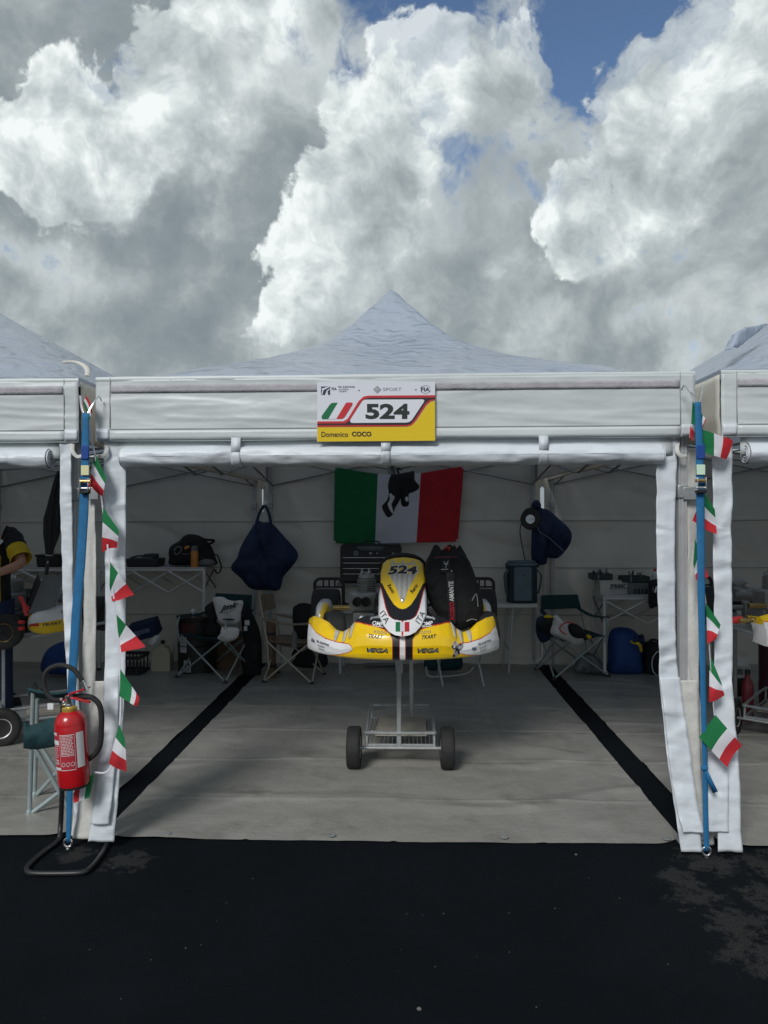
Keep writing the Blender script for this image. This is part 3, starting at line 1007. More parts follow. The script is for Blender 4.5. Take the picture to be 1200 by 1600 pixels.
# ------------------------------------------------------------------ bunting
def bunting(label, line, flags, Y=-.085):
    c = P(line[0][0], line[0][1], Y)
    root = thing('flag_bunting', label, 'bunting', c, group='green white red bunting lines')
    l = loc(root)
    pts = spline([l(P(x, y, Y + .004 + .006 * math.sin(i * 1.7) - max(0, y - 1000) / 300 * .14)) for i, (x, y) in enumerate(line)], 8)
    MB().tube(pts, .0045, 6, flat=.35).build('string', M['white_f'], root)
    for i, fl in enumerate(flags):
        A, B, C, D = [Vector((p[0], p[1], 0)) for p in fl[:4]]
        s1, s2 = fl[4] if len(fl) > 4 else (1 / 3, 2 / 3)
        ph = i * 1.3
        def fn(u, v):
            q = A.lerp(B, v).lerp(D.lerp(C, v), u)
            wob = .012 * math.sin(u * 4.2 + ph + v * 1.5) * (.2 + u) + .006 * fb(u * 2, v * 2, i, 2, 4)
            p = l(P(q.x, q.y, Y - .004 + wob - max(0, q.y - 1000) / 300 * .14))
            p.x += .006 * math.sin(v * 3 + ph) * u
            p.z += .005 * math.sin(v * 4.4 + ph * 2) * u
            return p
        MB().grid(fn, 18, 12, mfn=lambda u, v: 0 if u < s1 else (1 if u < s2 else 2)).build('pennant', [M['green_f'], M['white_f'], M['red_f']], root, sharp=80)
    return root

bunting('bunting of small green white red flags hanging above the fire extinguisher',
        [(125, 618), (128, 640), (137, 660), (147, 706), (153, 745), (160, 790), (170, 870), (180, 955), (187, 1040), (187, 1130), (172, 1200), (148, 1207)],
        [[(130, 630), (140, 656), (144, 642), (134, 618)],
         [(148, 706), (166, 746), (162, 777), (137, 757)],
         [(161, 792), (186, 829), (184, 856), (158, 862)],
         [(172, 878), (171, 916), (174, 939), (211, 931)],
         [(182, 960), (184, 986), (188, 1021), (229, 1009)],
         [(188, 1045), (187, 1088), (213, 1103), (217, 1090), (.62, .82)],
         [(186, 1132), (195, 1153), (200, 1207), (168, 1193)],
         [(148, 1207), (140, 1246), (116, 1254), (117, 1231)]])
bunting('bunting with a large twisted flag near the ground, tied along the free blue strap',
        [(1079, 612), (1086, 622), (1093, 640), (1095, 672), (1098, 720), (1099, 770), (1092, 845), (1096, 890), (1103, 942), (1107, 990), (1109, 1022), (1112, 1070), (1116, 1118)],
        [[(1082, 627), (1080, 662), (1096, 668), (1103, 655), (.80, .97)],
         [(1092, 669), (1100, 707), (1137, 719), (1143, 688), (.42, .70)],
         [(1078, 664), (1077, 684), (1086, 690), (1085, 676), (.02, .04)],
         [(1100, 769), (1117, 796), (1119, 834), (1083, 815)],
         [(1086, 842), (1083, 880), (1086, 908), (1109, 900)],
         [(1103, 942), (1126, 976), (1119, 997), (1105, 1007)],
         [(1109, 1022), (1127, 1066), (1134, 1088), (1106, 1097)],
         [(1118, 1117), (1092, 1152), (1137, 1198), (1159, 1164), (.42, .71)]])

# ------------------------------------------------------------------ ratchet straps
def ratchet_strap(label, line, widths, rp, gp, tail=None):
    Y = -.118 if gp[0] < 600 else -.15
    c = G(gp[0], gp[1])
    root = thing('ratchet_strap', label, 'strap', c, group='blue ratchet straps that tie the tents down')
    l = loc(root)
    def fn(u, v):
        n = len(line) - 1
        f = v * n
        i = min(int(f), n - 1)
        x = lerp(line[i][0], line[i + 1][0], f - i)
        y = lerp(line[i][1], line[i + 1][1], f - i)
        w = interp(v, [k / (len(widths) - 1) for k in range(len(widths))], widths)
        yy = Y + .004 * fb(0, y * .01, 0, 2, gp[0] * .01) - .005 * math.cos((u - .5) * 2.6)
        p = l(P(x, y, yy))
        p.x += (u - .5) * w
        return p
    w = MB().grid(fn, 6, 80).build('webbing', M['strap'], root, solid=.003, sharp=80)
    px, py = rp
    MB().box(l(P(px, py - 22, Y - .012)), (.041, .008, .05)).build('lashing_label', mat('strap_label', (.72, .72, .42) if gp[0] < 600 else (.60, .80, .62), .6), root, bevel=.002)
    MB().box(l(P(px, py - 50, Y - .008)), (.040, .010, .070)).build('folded_webbing', mat('strap_dark', (.008, .06, .30), .7, bump=.3, bscale=150), root, bevel=.004)
    r = MB()
    for s in (-1, 1):
        r.box(l(P(px, py, Y - .022)) + Vector((s * .020, 0, 0)), (.004, .034, .062))
    r.build('ratchet', M['chrome'], root, bevel=.0015)
    MB().tube([l(P(px, py - 5, Y - .03)) + Vector((s * .026, 0, 0)) for s in (-1, 1)], .009, 10).build('spindle', M['gold'], root)
    MB().tube([l(P(px, py + 6, Y - .028)) + Vector((s * .026, 0, 0)) for s in (-1, 1)], .006, 10).build('spindle', M['steel'], root)
    MB().box(l(P(px, py + 12, Y - .018)), (.048, .030, .016)).build('lever', M['black'], root, bevel=.004)
    # peg ring at the foot
    ring = [l(P(gp[0], gp[1] - 8, Y)) + Vector((.020 * math.cos(a * .393), .0, .022 * math.sin(a * .393))) for a in range(16)]
    MB().tube(ring, .0055, 8, closed=True).build('peg_ring', M['chrome'], root)
    MB().lathe([(.008, -.03), (.008, .004), (.004, .008), (0, .008)], l(G(gp[0], gp[1] + 2)), 10).build('ground_peg', M['steel'], root)
    # wire hook at the top
    t0 = P(line[0][0], line[0][1], Y)
    for s in (-1, 1):
        pts = [l(t0) + Vector((s * .008, 0, -.01)), l(t0) + Vector((s * .03, .02, .05)), l(t0) + Vector((s * .045, .05, .09)), l(t0) + Vector((s * .052, .07, .07))]
        MB().tube(spline(pts, 5), .004, 6).build('wire_hook', M['chrome'], root)
    if tail:
        a, b, c_ = [l(P(x, y, Y - .01)) for x, y in tail]
        w_ = Vector((.010, -.004, .006))
        MB().add([a - w_ * .6, a + w_ * .6, b + w_, b - w_, c_ - w_, c_ + w_], [(0, 1, 2, 3), (3, 2, 5, 4)]).build('strap_tail', M['strap'], root, solid=.003)
        MB().box(a, (.032, .016, .022)).build('strap_knot', M['strap'], root, bevel=.005)
    return root
ratchet_strap('blue ratchet strap running down behind the fire extinguisher', [(134, 645), (133, 740), (131, 800), (126, 880), (119, 960), (113, 1060), (110, 1150), (109, 1240), (107, 1316)],
              [.034, .044, .048, .048, .046, .043, .036, .030, .024], (133, 757), (106, 1325))
ratchet_strap('blue ratchet strap with a knotted loose tail, no extinguisher before it', [(1090, 628), (1093, 700), (1094, 770), (1095, 860), (1096, 950), (1098, 1060), (1101, 1180), (1102, 1260), (1104, 1330)],
              [.030, .036, .040, .038, .034, .028, .024, .024, .026], (1095, 756), (1104, 1338), [(1101, 1200), (1109, 1220), (1118, 1238)])

# ------------------------------------------------------------------ fire extinguisher and its stand
def extinguisher():
    z = ZM(0, 880, 3.077)
    Yc = -.215
    base = z(358, 1070, Yc)
    root = thing('fire_extinguisher', 'red fire extinguisher with black hose hung on a tube stand', 'extinguisher', base)
    root.rotation_euler = (0, R(-3.6), 0)
    r, H = .0745, .385
    prof = [(0, .0), (.055, .0), (.068, .006), (.0735, .020), (.0735, .026), (r, .030)] + [(r, .03 + k * (H - .085 - .03) / 4) for k in range(1, 5)]
    prof += [(.0735, .303), (.0735, .308), (.071, .324), (.062, .347), (.048, .362), (.030, .371), (.026, .376), (.024, .385)]
    body = MB().lathe(prof, n=40).build('cylinder', M['red'], root)
    MB().lathe([(.070, .0), (.070, .018), (.072, .020)], (0, 0, -.001), 36).build('foot_ring', M['black'], body)
    def cyl(a, zz, off=.0012):
        return Vector(((r + off) * math.sin(a), -(r + off) * math.cos(a), zz))
    def patch(name, a0, a1, z0, z1, m, off=.0010, n=10):
        return MB().grid(lambda u, v: cyl(lerp(a0, a1, u), lerp(z0, z1, v), off), n, 1).build(name, m, body, smooth=True)
    dark = mat('label_red', (.42, .03, .045), .4)
    pale = mat('label_pale', (.66, .66, .68), .45)
    patch('label', -1.30, -.35, .105, .285, dark)
    patch('label', -.33, .62, .100, .270, dark)
    patch('label', .72, 1.25, .105, .275, pale)
    patch('label_strip', -1.32, -.55, .268, .280, pale, .0018)
    patch('label_strip', -1.30, -.40, .222, .244, pale, .0018)
    patch('label_strip', -1.05, -.35, .100, .113, pale, .0018)
    # label frame and rows of small print
    for a0, a1, z0, z1 in ((-.33, .62, .268, .271), (-.33, .62, .099, .102), (.605, .625, .10, .27), (-.34, -.325, .10, .27)):
        patch('label_rule', a0, a1, z0, z1, pale, .0018, 8)
    rnd = random.Random(3)
    mb = MB()
    for a_lo, a_hi, z_lo, z_hi, step in ((-.26, .54, .165, .262, .0072), (-1.22, -.45, .160, .214, .0105)):
        zz = z_hi
        while zz > z_lo:
            a = a_lo
            while a < a_hi - .05:
                w = rnd.uniform(.05, .20)
                b = min(a + w, a_hi)
                mb.add([cyl(a, zz, .0019), cyl((a + b) / 2, zz, .0019), cyl(b, zz, .0019), cyl(b, zz + .0032, .0019), cyl((a + b) / 2, zz + .0032, .0019), cyl(a, zz + .0032, .0019)], [(0, 1, 4, 5), (1, 2, 3, 4)])
                a = b + .035
            zz -= step
    tag(mb.build('small_print', pale, body, smooth=False), kind='stuff')
    for a in (-1.12, -.86, -.60):
        patch('pictogram', a - .10, a + .10, .128, .150, pale, .0018, 3)
        patch('pictogram_figure', a - .05, a + .06, .133, .146, M['red'], .0025, 3)
    for a in (-.14, .16, .44):
        rg = [cyl(a + .11 * math.cos(k * .524), .128 + .009 * math.sin(k * .524), .002) for k in range(12)]
        MB().tube(rg, .0012, 4, closed=True).build('approval_mark', pale, body)
    # collar, valve, levers
    MB().lathe([(.034, .368), (.036, .372), (.036, .386), (.030, .390), (.026, .392)], n=24).build('collar', mat('brass_yellow', (.55, .40, .08), .4, .4), root)
    MB().lathe([(.020, .385), (.020, .40), (.015, .405), (.015, .425), (.018, .43), (.018, .445), (0, .448)], n=16).build('valve', M['chrome'], root)
    MB().lathe([(.0, -.008), (.013, -.008), (.015, 0), (.013, .008), (0, .008)], (-.028, -.012, .412), 14, axis=rot_to((-.6, -1, 0))).build('gauge', M['chrome'], root)
    def lever(pts, w, name):
        pr = spline(pts, 5)
        mb = MB()
        n = len(pr)
        vs = []
        for i, p in enumerate(pr):
            ww = w * (1 - .35 * i / n)
            vs += [p + Vector((0, -ww, -.003)), p + Vector((0, ww, -.003)), p + Vector((0, ww, .006)), p + Vector((0, -ww, .006))]
        fs = [(i * 4 + k, i * 4 + (k + 1) % 4, i * 4 + 4 + (k + 1) % 4, i * 4 + 4 + k) for i in range(n - 1) for k in range(4)]
        fs += [(0, 1, 2, 3), (n * 4 - 4, n * 4 - 3, n * 4 - 2, n * 4 - 1)]
        mb.add(vs, fs).build(name, M['red'], root, bevel=.0015)
    lever([(-.020, 0, .425), (.010, 0, .452), (.050, 0, .462), (.108, 0, .478)], .013, 'lever')
    lever([(-.022, 0, .420), (.010, 0, .432), (.055, 0, .420), (.105, 0, .404)], .014, 'carrying_handle')
    # hose, in world points turned into the leaning frame
    bpy.context.view_layer.update()
    inv = (Matrix.Translation(base) @ Euler(root.rotation_euler).to_matrix().to_4x4()).inverted()
    hose = [inv @ z(x, y, Yc + dy) for x, y, dy in ((292, 660, -.02), (255, 655, -.03), (226, 625, -.03), (211, 570, -.03), (228, 515, -.03), (285, 491, -.03), (345, 505, -.03), (382, 545, -.03), (402, 575, -.03))]
    MB().tube(spline(hose, 7), .0118, 10).build('hose', M['rubber'], root)
    nz = [inv @ z(x, y, Yc - .03) for x, y in ((396, 566), (408, 586), (418, 610))]
    MB().tube(nz, [.013, .010, .010], 12).build('nozzle', M['chrome'], root)
    MB().tube([inv @ z(x, y, Yc - .02) for x, y in ((300, 656), (275, 658))], .010, 10).build('hose_coupling', M['chrome'], root)
    # stand
    foot = G(94, 1309)
    st = thing('extinguisher_stand', 'black bent tube stand under the fire extinguisher', 'stand', foot)
    l = loc(st)
    g = lambda x, y: l(G(x / 3.077, 880 + y / 3.077, .014))
    path = [g(525, 1318), g(505, 1370), g(470, 1425), g(435, 1465), g(395, 1487), g(270, 1492), g(155, 1490), g(128, 1475), g(140, 1448), g(200, 1395), g(262, 1350), g(286, 1325)]
    sp = spline(path, 6)
    top = l(P(95, 1285, foot.y))
    up = [top, l(P(97, 1230, foot.y - .01)), l(P(98, 1120, foot.y - .015)), l(P(100, 1100, foot.y - .015)), l(P(112, 1088, foot.y - .015))]
    MB().tube(sp[:-1] + spline([sp[-1]] + up, 6), .0125, 12).build('tube_frame', mat('stand_black', (.014, .015, .017), .42, spec=.5, dirt=.2, dirt_col=(.06, .06, .06), dscale=9), st)
    hp = [l(z(x, y, foot.y - .20)) for x, y in ((345, 640), (400, 640), (445, 648), (478, 682), (488, 740), (487, 800), (483, 862), (466, 905), (432, 938), (395, 955))]
    MB().tube(spline(hp, 6), .0135, 12).build('foam_grip', M['rubber'], st)
extinguisher()

# ------------------------------------------------------------------ the kart
def rrect(cx, cz, w, h, r, n=5):
    out = []
    for k, (sx, sz) in enumerate(((1, 1), (-1, 1), (-1, -1), (1, -1))):
        for i in range(n + 1):
            a = k * math.pi / 2 + i / n * math.pi / 2
            out.append((cx + sx * (w / 2 - r) + r * math.cos(a), cz + sz * (h / 2 - r) + r * math.sin(a)))
    return out

def tyre_set(parent, c, r, w, rim_r, steer=0.0, name='wheel', rim='gold'):
    """a wheel: tyre with rounded shoulders, dished rim, hub and bolts; axis along x turned by steer"""
    wh = bpy.data.objects.new(name, None)
    wh.empty_display_size = .05
    COL.objects.link(wh)
    wh.parent = parent
    wh.location = c
    wh.rotation_euler = (0, 0, steer)
    ax = rot_to((1, 0, 0))
    h = w / 2
    prof = [(rim_r, -h * .80), (rim_r + .01, -h * .92), (r * .80, -h), (r * .92, -h * .96), (r * .98, -h * .80), (r, -h * .5), (r, h * .5), (r * .98, h * .80), (r * .92, h * .96), (r * .80, h), (rim_r + .01, h * .92), (rim_r, h * .80)]
    MB().lathe(prof, n=36, axis=ax).build('tyre', M['rubber'], wh, sharp=50)
    pr = [(.0, h * .30), (.022, h * .30), (.026, h * .45), (.03, h * .30), (rim_r * .62, h * .18), (rim_r * .80, h * .55), (rim_r * .97, h * .86), (rim_r * 1.04, h * .90), (rim_r * 1.0, h * .72), (rim_r * .92, h * .5),
          (rim_r * .92, -h * .5), (rim_r * 1.0, -h * .72), (rim_r * 1.04, -h * .90), (rim_r * .97, -h * .86), (rim_r * .8, -h * .55), (rim_r * .62, -h * .18), (.03, -h * .30), (0, -h * .32)]
    MB().lathe(pr, n=28, axis=ax).build('rim', M[rim], wh, sharp=40)
    mb = MB()
    for k in range(3):
        a = k * 2.094
        for s in (-1, 1):
            mb.lathe([(.0, 0), (.007, 0), (.007, .012), (0, .014)], ax @ Vector((rim_r * .42 * math.cos(a), rim_r * .42 * math.sin(a), s * h * .26)), 8, axis=rot_to((s, 0, 0)))
    mb.build('wheel_bolts', M['steel'], wh)
    return wh

ZF = [0, .06, .14, .35, .60, .82, .93, 1.0]
YF = [.012, .0, -.008, -.012, .008, .045, .07, .10]
HW = .606
def f_ends(u):
    return .27 * abs(u) ** 2.3 + .05 * abs(u) ** 12
def f_top(u):
    return interp(abs(u), [0, .2, .36, .46, .54, .61, .68, .76, .86, .94, 1], [.235, .243, .247, .222, .165, .140, .150, .190, .212, .216, .190])
def f_bot(u):
    return .012 * abs(u) ** 6
def fair_pt(x, z, off=0.0):
    """point on the nose fairing's front at lateral x and height z"""
    u = max(-1, min(1, x / HW))
    zt, zb = f_top(u), f_bot(u)
    zf = (z - zb) / (zt - zb)
    y = f_ends(u) + interp(zf, ZF, YF) * (1.1 - .3 * abs(u))
    n = Vector((.9 * u * abs(u), -1, .25)).normalized()
    return Vector((x, y, z)) + n * off
def fair_col(x, z):
    """0 yellow 1 white 2 black 3 red line"""
    a = abs(x)
    if a < .017: return 1
    if a < .0205: return 3
    top = interp(a, [.055, .075, .105, .16, .26], [.115, .160, .180, .198, .212])
    if a < .056 or (z > top and a < .30): return 2
    if a < .0605 or (z > top - .006 and a < .30): return 3
    hi = interp(a, [.300, .312, .33, .40, .48, .54, .59], [.058, .078, .085, .087, .104, .128, .165])
    lo = interp(a, [.300, .315, .33, .40, .48, .59], [.058, .044, .037, .016, .0, -.02])
    if a > .300:
        if lo < z < hi: return 1
        if lo - .005 < z <= lo or hi <= z < hi + .005: return 3
    return 0

def nas_c(t):
    return -.045 + .50 * t + .03 * t * t, .150 + .430 * t + .030 * math.sin(math.pi * t)
def nas_w(t):
    return interp(t, [0, .012, .04, .095, .20, .42, .53, .60, .75, .885, .95, .985, 1], [.0, .045, .082, .115, .146, .147, .140, .141, .142, .130, .105, .065, .0])
def nas_pt(x, t, off=0.0):
    y, z = nas_c(t)
    d = max(0.001, nas_w(.3))
    y += 1.9 * x * x + .10 * max(0, .05 - t)
    n = Vector((2.6 * x, -.8, .45)).normalized()
    return Vector((x, y, z)) + n * off
def nas_grille(x, t):
    hw = interp(t, [.34, .37, .45, .55, .66, .72, .74], [0, .012, .026, .045, .075, .082, .0])
    return abs(x) < hw
def nas_col(x, t):
    """0 yellow 1 white 2 black 3 red 4 silver"""
    a = abs(x)
    wy = interp(t, [.275, .285, .32, .40, .50, .58, .62], [0, .022, .050, .080, .108, .128, .2])
    wb = interp(t, [.150, .165, .20, .28, .38, .48, .56, .62], [0, .050, .078, .098, .112, .126, .140, .2])
    if t > .62 or a < wy:
        if nas_grille(x, t): return 4
        if t > .885 and t < .955 and (a < .006 or abs(a - .055 - (t - .9) * .35) < .005): return 4
        if .872 < t < .900 and a < .085: return 4
        return 0
    if a < wb: return 2
    if a < wb + .0055: return 3
    return 1

def sidepod_col(y, z, inner=False):
    # outer side: white above a rising red line, yellow below
    if inner: return 0 if z > .165 else 1
    line = .155 + .10 * (y - .80)
    if z > line + .006: return 1
    if z > line - .006: return 3
    return 0

def build_kart():
    root = thing('racing_kart', 'yellow and white racing kart 524 facing the camera on a trolley', 'kart', (0, 0, 0))
    KM = [M['yellow'], M['wht_kart'], M['blk_kart'], M['red_kart'], M['grey_kart']]
    # ---- nose fairing
    def ff(u, v):
        x = (u * 2 - 1)
        x = math.sin(x * math.pi / 2 * .92) / math.sin(math.pi / 2 * .92)
        zt, zb = f_top(x), f_bot(x)
        if v < .08:
            k = v / .08
            return Vector((x * HW, f_ends(x) + lerp(.16, .012, k), zb + .012 * (1 - k)))
        if v > .92:
            k = (v - .92) / .08
            y0 = YF[-1] * (1.1 - .3 * abs(x))
            return Vector((x * HW, f_ends(x) + y0 + .06 * k, zt - .035 * k * k + .004 * math.sin(k * 3.1)))
        zf = (v - .08) / .84
        p = fair_pt(x * HW, zb + zf * (zt - zb))
        p.y += .004 * math.sin(zf * 9) * (1 - abs(x))
        p.z += .0
        return p
    def mcol(u, v):
        p = ff(u, v)
        if v < .06: return 2
        if v > .95: return 0
        return fair_col(p.x, p.z)
    fr = MB().grid(ff, 460, 76, mfn=mcol).build('nose_fairing', KM, root, sharp=60)
    # ends folding back round the sides
    for s in (-1, 1):
        def fe(u, v, s=s):
            zt, zb = f_top(1), f_bot(1)
            zf = v
            y0 = f_ends(1) + interp(zf, ZF, YF) * .8
            return Vector((s * (HW + .012 * math.sin(u * math.pi / 2)), y0 + .15 * u, lerp(zb, zt, v) - .02 * u * (v - .5)))
        MB().grid(fe, 8, 16, mfn=lambda u, v: 1 if v < .78 else 0).build('fairing_end', KM, fr, sharp=60)
    # tape clips over the dips
    for s in (-1, 1):
        for x, zz in ((.305, .190), (.345, .150), (.40, .150)):
            def clip(u, v, x=x, zz=zz, s=s):
                xx = s * (x + (u - .5) * lerp(.030, .014, v) + .012 * v)
                zt = f_top(xx / HW)
                z = zt + .004 - v * .060
                p = fair_pt(xx, min(z, zt), .003 + .004 * math.sin(u * 3.14))
                return p
            MB().grid(clip, 4, 8).build('tape_clip', M['grey_kart'], fr, solid=.002)
    def patch(u, v):
        a = u * 2 * math.pi
        r = v * (.034 + .012 * math.sin(a * 3 + 1) + .008 * math.sin(a * 5))
        return fair_pt(.322 + r * math.cos(a) * .8, .060 + r * 1.25 * math.sin(a), .003 + .004 * fb(u * 9, v * 5, 0, 3, 4))
    MB().grid(patch, 36, 6, mfn=lambda u, v: 2 if (v < .35 or fb(u * 6, v * 3, 1, 2, 8) > .12) else 1).build('torn_tape_patch', [M['yellow'], mat('duct_tape', (.45, .45, .46), .35, .3, bump=.5, bscale=80, vary=.3, vscale=60), M['blk_kart']], fr, sharp=60)
    def ft(name, s, x, z, w, h, m, rot=0.0, **kw):
        vs, fs = text_mesh(s, 1.0, **kw)
        ax, bx = min(v.x for v in vs), max(v.x for v in vs)
        ay, by = min(v.y for v in vs), max(v.y for v in vs)
        cr, sr = math.cos(rot), math.sin(rot)
        out = []
        for v in vs:
            a = (v.x - (ax + bx) / 2) / (bx - ax) * w
            b = (v.y - (ay + by) / 2) / (by - ay) * h
            out.append(fair_pt(x + a * cr - b * sr, z + a * sr + b * cr, .0035))
        MB().add(out, fs).build(name, m, fr, smooth=False)
    for s in (-1, 1):
        sl = -.16 if s < 0 else .16
        xo = -.490 if s < 0 else .500
        ft('lettering', 'FIA KARTING', xo, .074 - (.0 if s < 0 else -.006), .085, .013, M['ink_navy'], sl, bold=.02)
        ft('lettering', 'ACADEMY', xo - .012, .052, .048, .011, M['ink_navy'], sl)
        ft('lettering', 'TROPHY', xo - .010, .034, .044, .011, M['ink_navy'], sl)
        ft('lettering', 'FIA', (xo - .068), .078 if s < 0 else .050, .026, .022, M['ink_navy'], sl, bold=.03)
        ft('lettering', 'OMP', s * .148, .209, .066, .022, M['ink_white'], s * .10, bold=.02, shear=.15)
        ft('lettering_underline', 'I', s * .146, .1935, .062, .0035, M['ink_white'], s * .10)
        ft('lettering', 'KGDO', s * .130, .163, .078, .015, M['ink_grey'], s * .08)
        ft('lettering', 'TKART', s * .158, .138, .088, .022, M['ink'], s * .06, bold=.03, shear=.3)
        ft('lettering', 'VEGA', s * .150, .060, .125, .027, M['ink'], 0.0, bold=.03, shear=.35)
        ft('lettering', 'VEGA', s * .150 + .002, .061, .115, .016, M['ink_grey'], 0.0, bold=-.005, shear=.35)
    # ---- number panel
    NT, NX = 150, 120
    def fn(u, v):
        t = v
        w = nas_w(t)
        x = (u * 2 - 1) * w
        off = 0.0
        if nas_grille(x, t):
            off = -.006 + .009 * abs(math.sin(x * 95))
        edge = max(0, abs(u * 2 - 1) - .93) / .07
        p = nas_pt(x, t, off)
        p.y += .02 * edge
        return p
    npn = MB().grid(fn, NX, NT, mfn=lambda u, v: nas_col((u * 2 - 1) * nas_w(v), v)).build('number_panel', KM, root, solid=.004, sharp=60)
    def nt(name, s, x, t, w, h, m, rot=0.0, off=.005, bend=0.0, **kw):
        vs, fs = text_mesh(s, 1.0, **kw)
        ax, bx = min(v.x for v in vs), max(v.x for v in vs)
        ay, by = min(v.y for v in vs), max(v.y for v in vs)
        cr, sr = math.cos(rot), math.sin(rot)
        out = []
        for v in vs:
            a = (v.x - (ax + bx) / 2) / (bx - ax) * w
            b = (v.y - (ay + by) / 2) / (by - ay) * h
            xx, bb = x + a * cr - b * sr, a * sr + b * cr
            bb -= bend * xx * xx
            out.append(nas_pt(xx, t + bb * 2.15, off))
        return MB().add(out, fs).build(name, m, npn, smooth=False)
    nt('number', '524', .003, .795, .192, .070, M['ink_white'], off=.0045, bend=1.4, bold=.075, shear=.12)
    nt('number', '524', .000, .795, .182, .062, M['ink'], off=.0065, bend=1.4, bold=.04, shear=.12)
    for s in (-1, 1):
        nt('lettering', 'ITA', s * .106, .185, .062, .032, M['ink'], s * .95, off=.005)
        nt('lettering', 'Reno', s * .070, .515, .060, .024, M['ink'], s * .95, off=.005, bold=.02, shear=.2)
    for k, m in ((-1, 'green_f'), (0, 'white_f'), (1, 'red_f')):
        MB().grid(lambda u, v, k=k: nas_pt((k + u - .5) * .0265, .045 + v * .095, .005), 3, 3).build('flag_stripe', M[m], npn)
    MB().lathe([(0, -.002), (.010, -.002), (.011, .001), (.006, .003), (0, .003)], nas_pt(0, .375, .004), 14, axis=rot_to((0, -.8, .45))).build('panel_bolt', M['chrome'], npn)
    # ---- steering wheel and column
    up, sd = Vector((0, -.62, .78)), Vector((1, 0, 0))
    c = Vector((0, .60, .505))
    ring = []
    for k in range(32):
        a = 2 * math.pi * k / 32
        ring.append(c + sd * .148 * math.cos(a) + up * .118 * (math.sin(a) if math.sin(a) > -.5 else -.5 + .3 * (math.sin(a) + .5)))
    sw = MB().tube(ring, .0145, 10, closed=True).build('steering_wheel', M['black'], root)
    for a in (.3, 2.84, -1.57):
        MB().tube([c, c + sd * .13 * math.cos(a) + up * .10 * math.sin(a)], .009, 6, flat=.5).build('spoke', M['steel'], sw)
    MB().tube([c, (0, .36, .17), (0, .30, .05)], .010, 8).build('steering_column', M['steel'], root)
    # ---- chassis
    fb_ = MB()
    for s in (-1, 1):
        rail = spline([(s * .20, .02, .055), (s * .24, .20, .04), (s * .30, .42, .03), (s * .33, .75, .03), (s * .30, 1.15, .05), (s * .30, 1.35, .06)], 5)
        fb_.tube(rail, .014, 8)
        fb_.tube([(s * .24, .36, .04), (s * .40, .40, .06)], .012, 8)
        fb_.tube(spline([(s * .31, .58, .03), (s * .50, .60, .04), (s * .56, .72, .05), (s * .56, .98, .05), (s * .50, 1.06, .04), (s * .31, 1.06, .03)], 4), .010, 8)
        fb_.tube([(s * .19, .10, .06), (s * .19, .10, .235), (s * .12, .13, .25)], .009, 8)
        fb_.tube([(s * .05, .28, .05), (s * .11, .36, .28), (0, .44, .33)], .009, 8)
    for y in (.22, .42, .95, 1.2):
        fb_.tube([(-.30, y, .035), (.30, y, .035)], .012, 8)
    fb_.tube([(-.19, .11, .235), (.19, .11, .235)], .010, 8)
    fb_.tube([(-.20, .02, .055), (.20, .02, .055)], .012, 8)
    fb_.build('chassis_frame', M['steel'], root)
    MB().box((0, .50, .018), (.46, .78, .006)).build('floor_tray', M['graypanel'], root, bevel=.002)
    MB().lathe([(.013, -.66), (.013, .66)], (0, 1.20, .155), 12, axis=rot_to((1, 0, 0))).build('rear_axle', M['steel'], root)
    for s in (-1, 1):
        MB().box((s * .30, 1.20, .125), (.05, .07, .14)).build('axle_bearing', M['engine'], root, bevel=.012)
    # seat: a thin bucket
    def seat(u, v):
        a = (u - .5) * 2
        w = .19 - .03 * v
        x = a * w
        zz = .03 + (a * a) * (.16 - .02 * v) + .42 * max(0, v - .42) ** 1.25 * 1.5
        yy = .62 + .30 * min(v, .5) / .5 + .22 * max(0, v - .45)
        return Vector((x, yy, zz))
    MB().grid(seat, 18, 24).build('seat', mat('seat_shell', (.03, .031, .033), .35, coat=.3), root, solid=.006, sharp=70)
    def tank(u, v):
        a = u * 2 * math.pi
        r = .5 * (1 - abs(v * 2 - 1) ** 5) ** .2 if 0 < v < 1 else 0
        return Vector((math.copysign(abs(math.cos(a)) ** .5, math.cos(a)) * .105 * r * 2, .50 + math.copysign(abs(math.sin(a)) ** .5, math.sin(a)) * .09 * r * 2, .03 + v * .22))
    tk = MB().grid(tank, 28, 14).build('fuel_tank', mat('tank_plastic', (.10, .10, .10), .4), root)
    MB().lathe([(.03, 0), (.03, .02), (.024, .026), (0, .026)], (0, .50, .245), 16).build('tank_cap', M['redplastic'], tk)
    # ---- engine on the kart's right hand side
    e = MB()
    e.box((-.275, .93, .12), (.17, .20, .15))
    e.box((-.285, .86, .255), (.19, .20, .13))
    eng = e.build('engine', M['engine'], root, bevel=.018)
    cyl_ = []
    for k in range(7):
        z0 = .30 + k * .016
        cyl_ += [(.068, z0), (.068, z0 + .008), (.050, z0 + .0085), (.050, z0 + .0155)]
    MB().lathe([(0, .30)] + cyl_ + [(.060, .415), (.052, .438), (.02, .442), (.018, .456), (0, .456)], (-.262, .90, 0), 20).build('cylinder_head', M['engine'], eng, sharp=30)
    for dx in (-.03, .02):
        MB().lathe([(.014, 0), (.014, .022), (.009, .026), (.009, .044), (0, .046)], (-.262 + dx, .88, .434), 8).build('head_stud', M['chrome'], eng)
    for x in (-.318, -.258):
        MB().lathe([(.0, .03), (.022, .03), (.026, .0), (.031, -.006), (.031, -.050), (.026, -.050), (.024, -.03), (0, -.03)][::-1], (x, .74, .268), 18, axis=rot_to((0, 1, .10))).build('intake_trumpet', M['black'], eng)
    MB().box((-.288, .80, .268), (.150, .10, .08)).build('intake_box', M['engine'], eng, bevel=.02)
    MB().box((-.275, .755, .150), (.150, .012, .060)).build('radiator_plate', M['steel'], eng, bevel=.003)
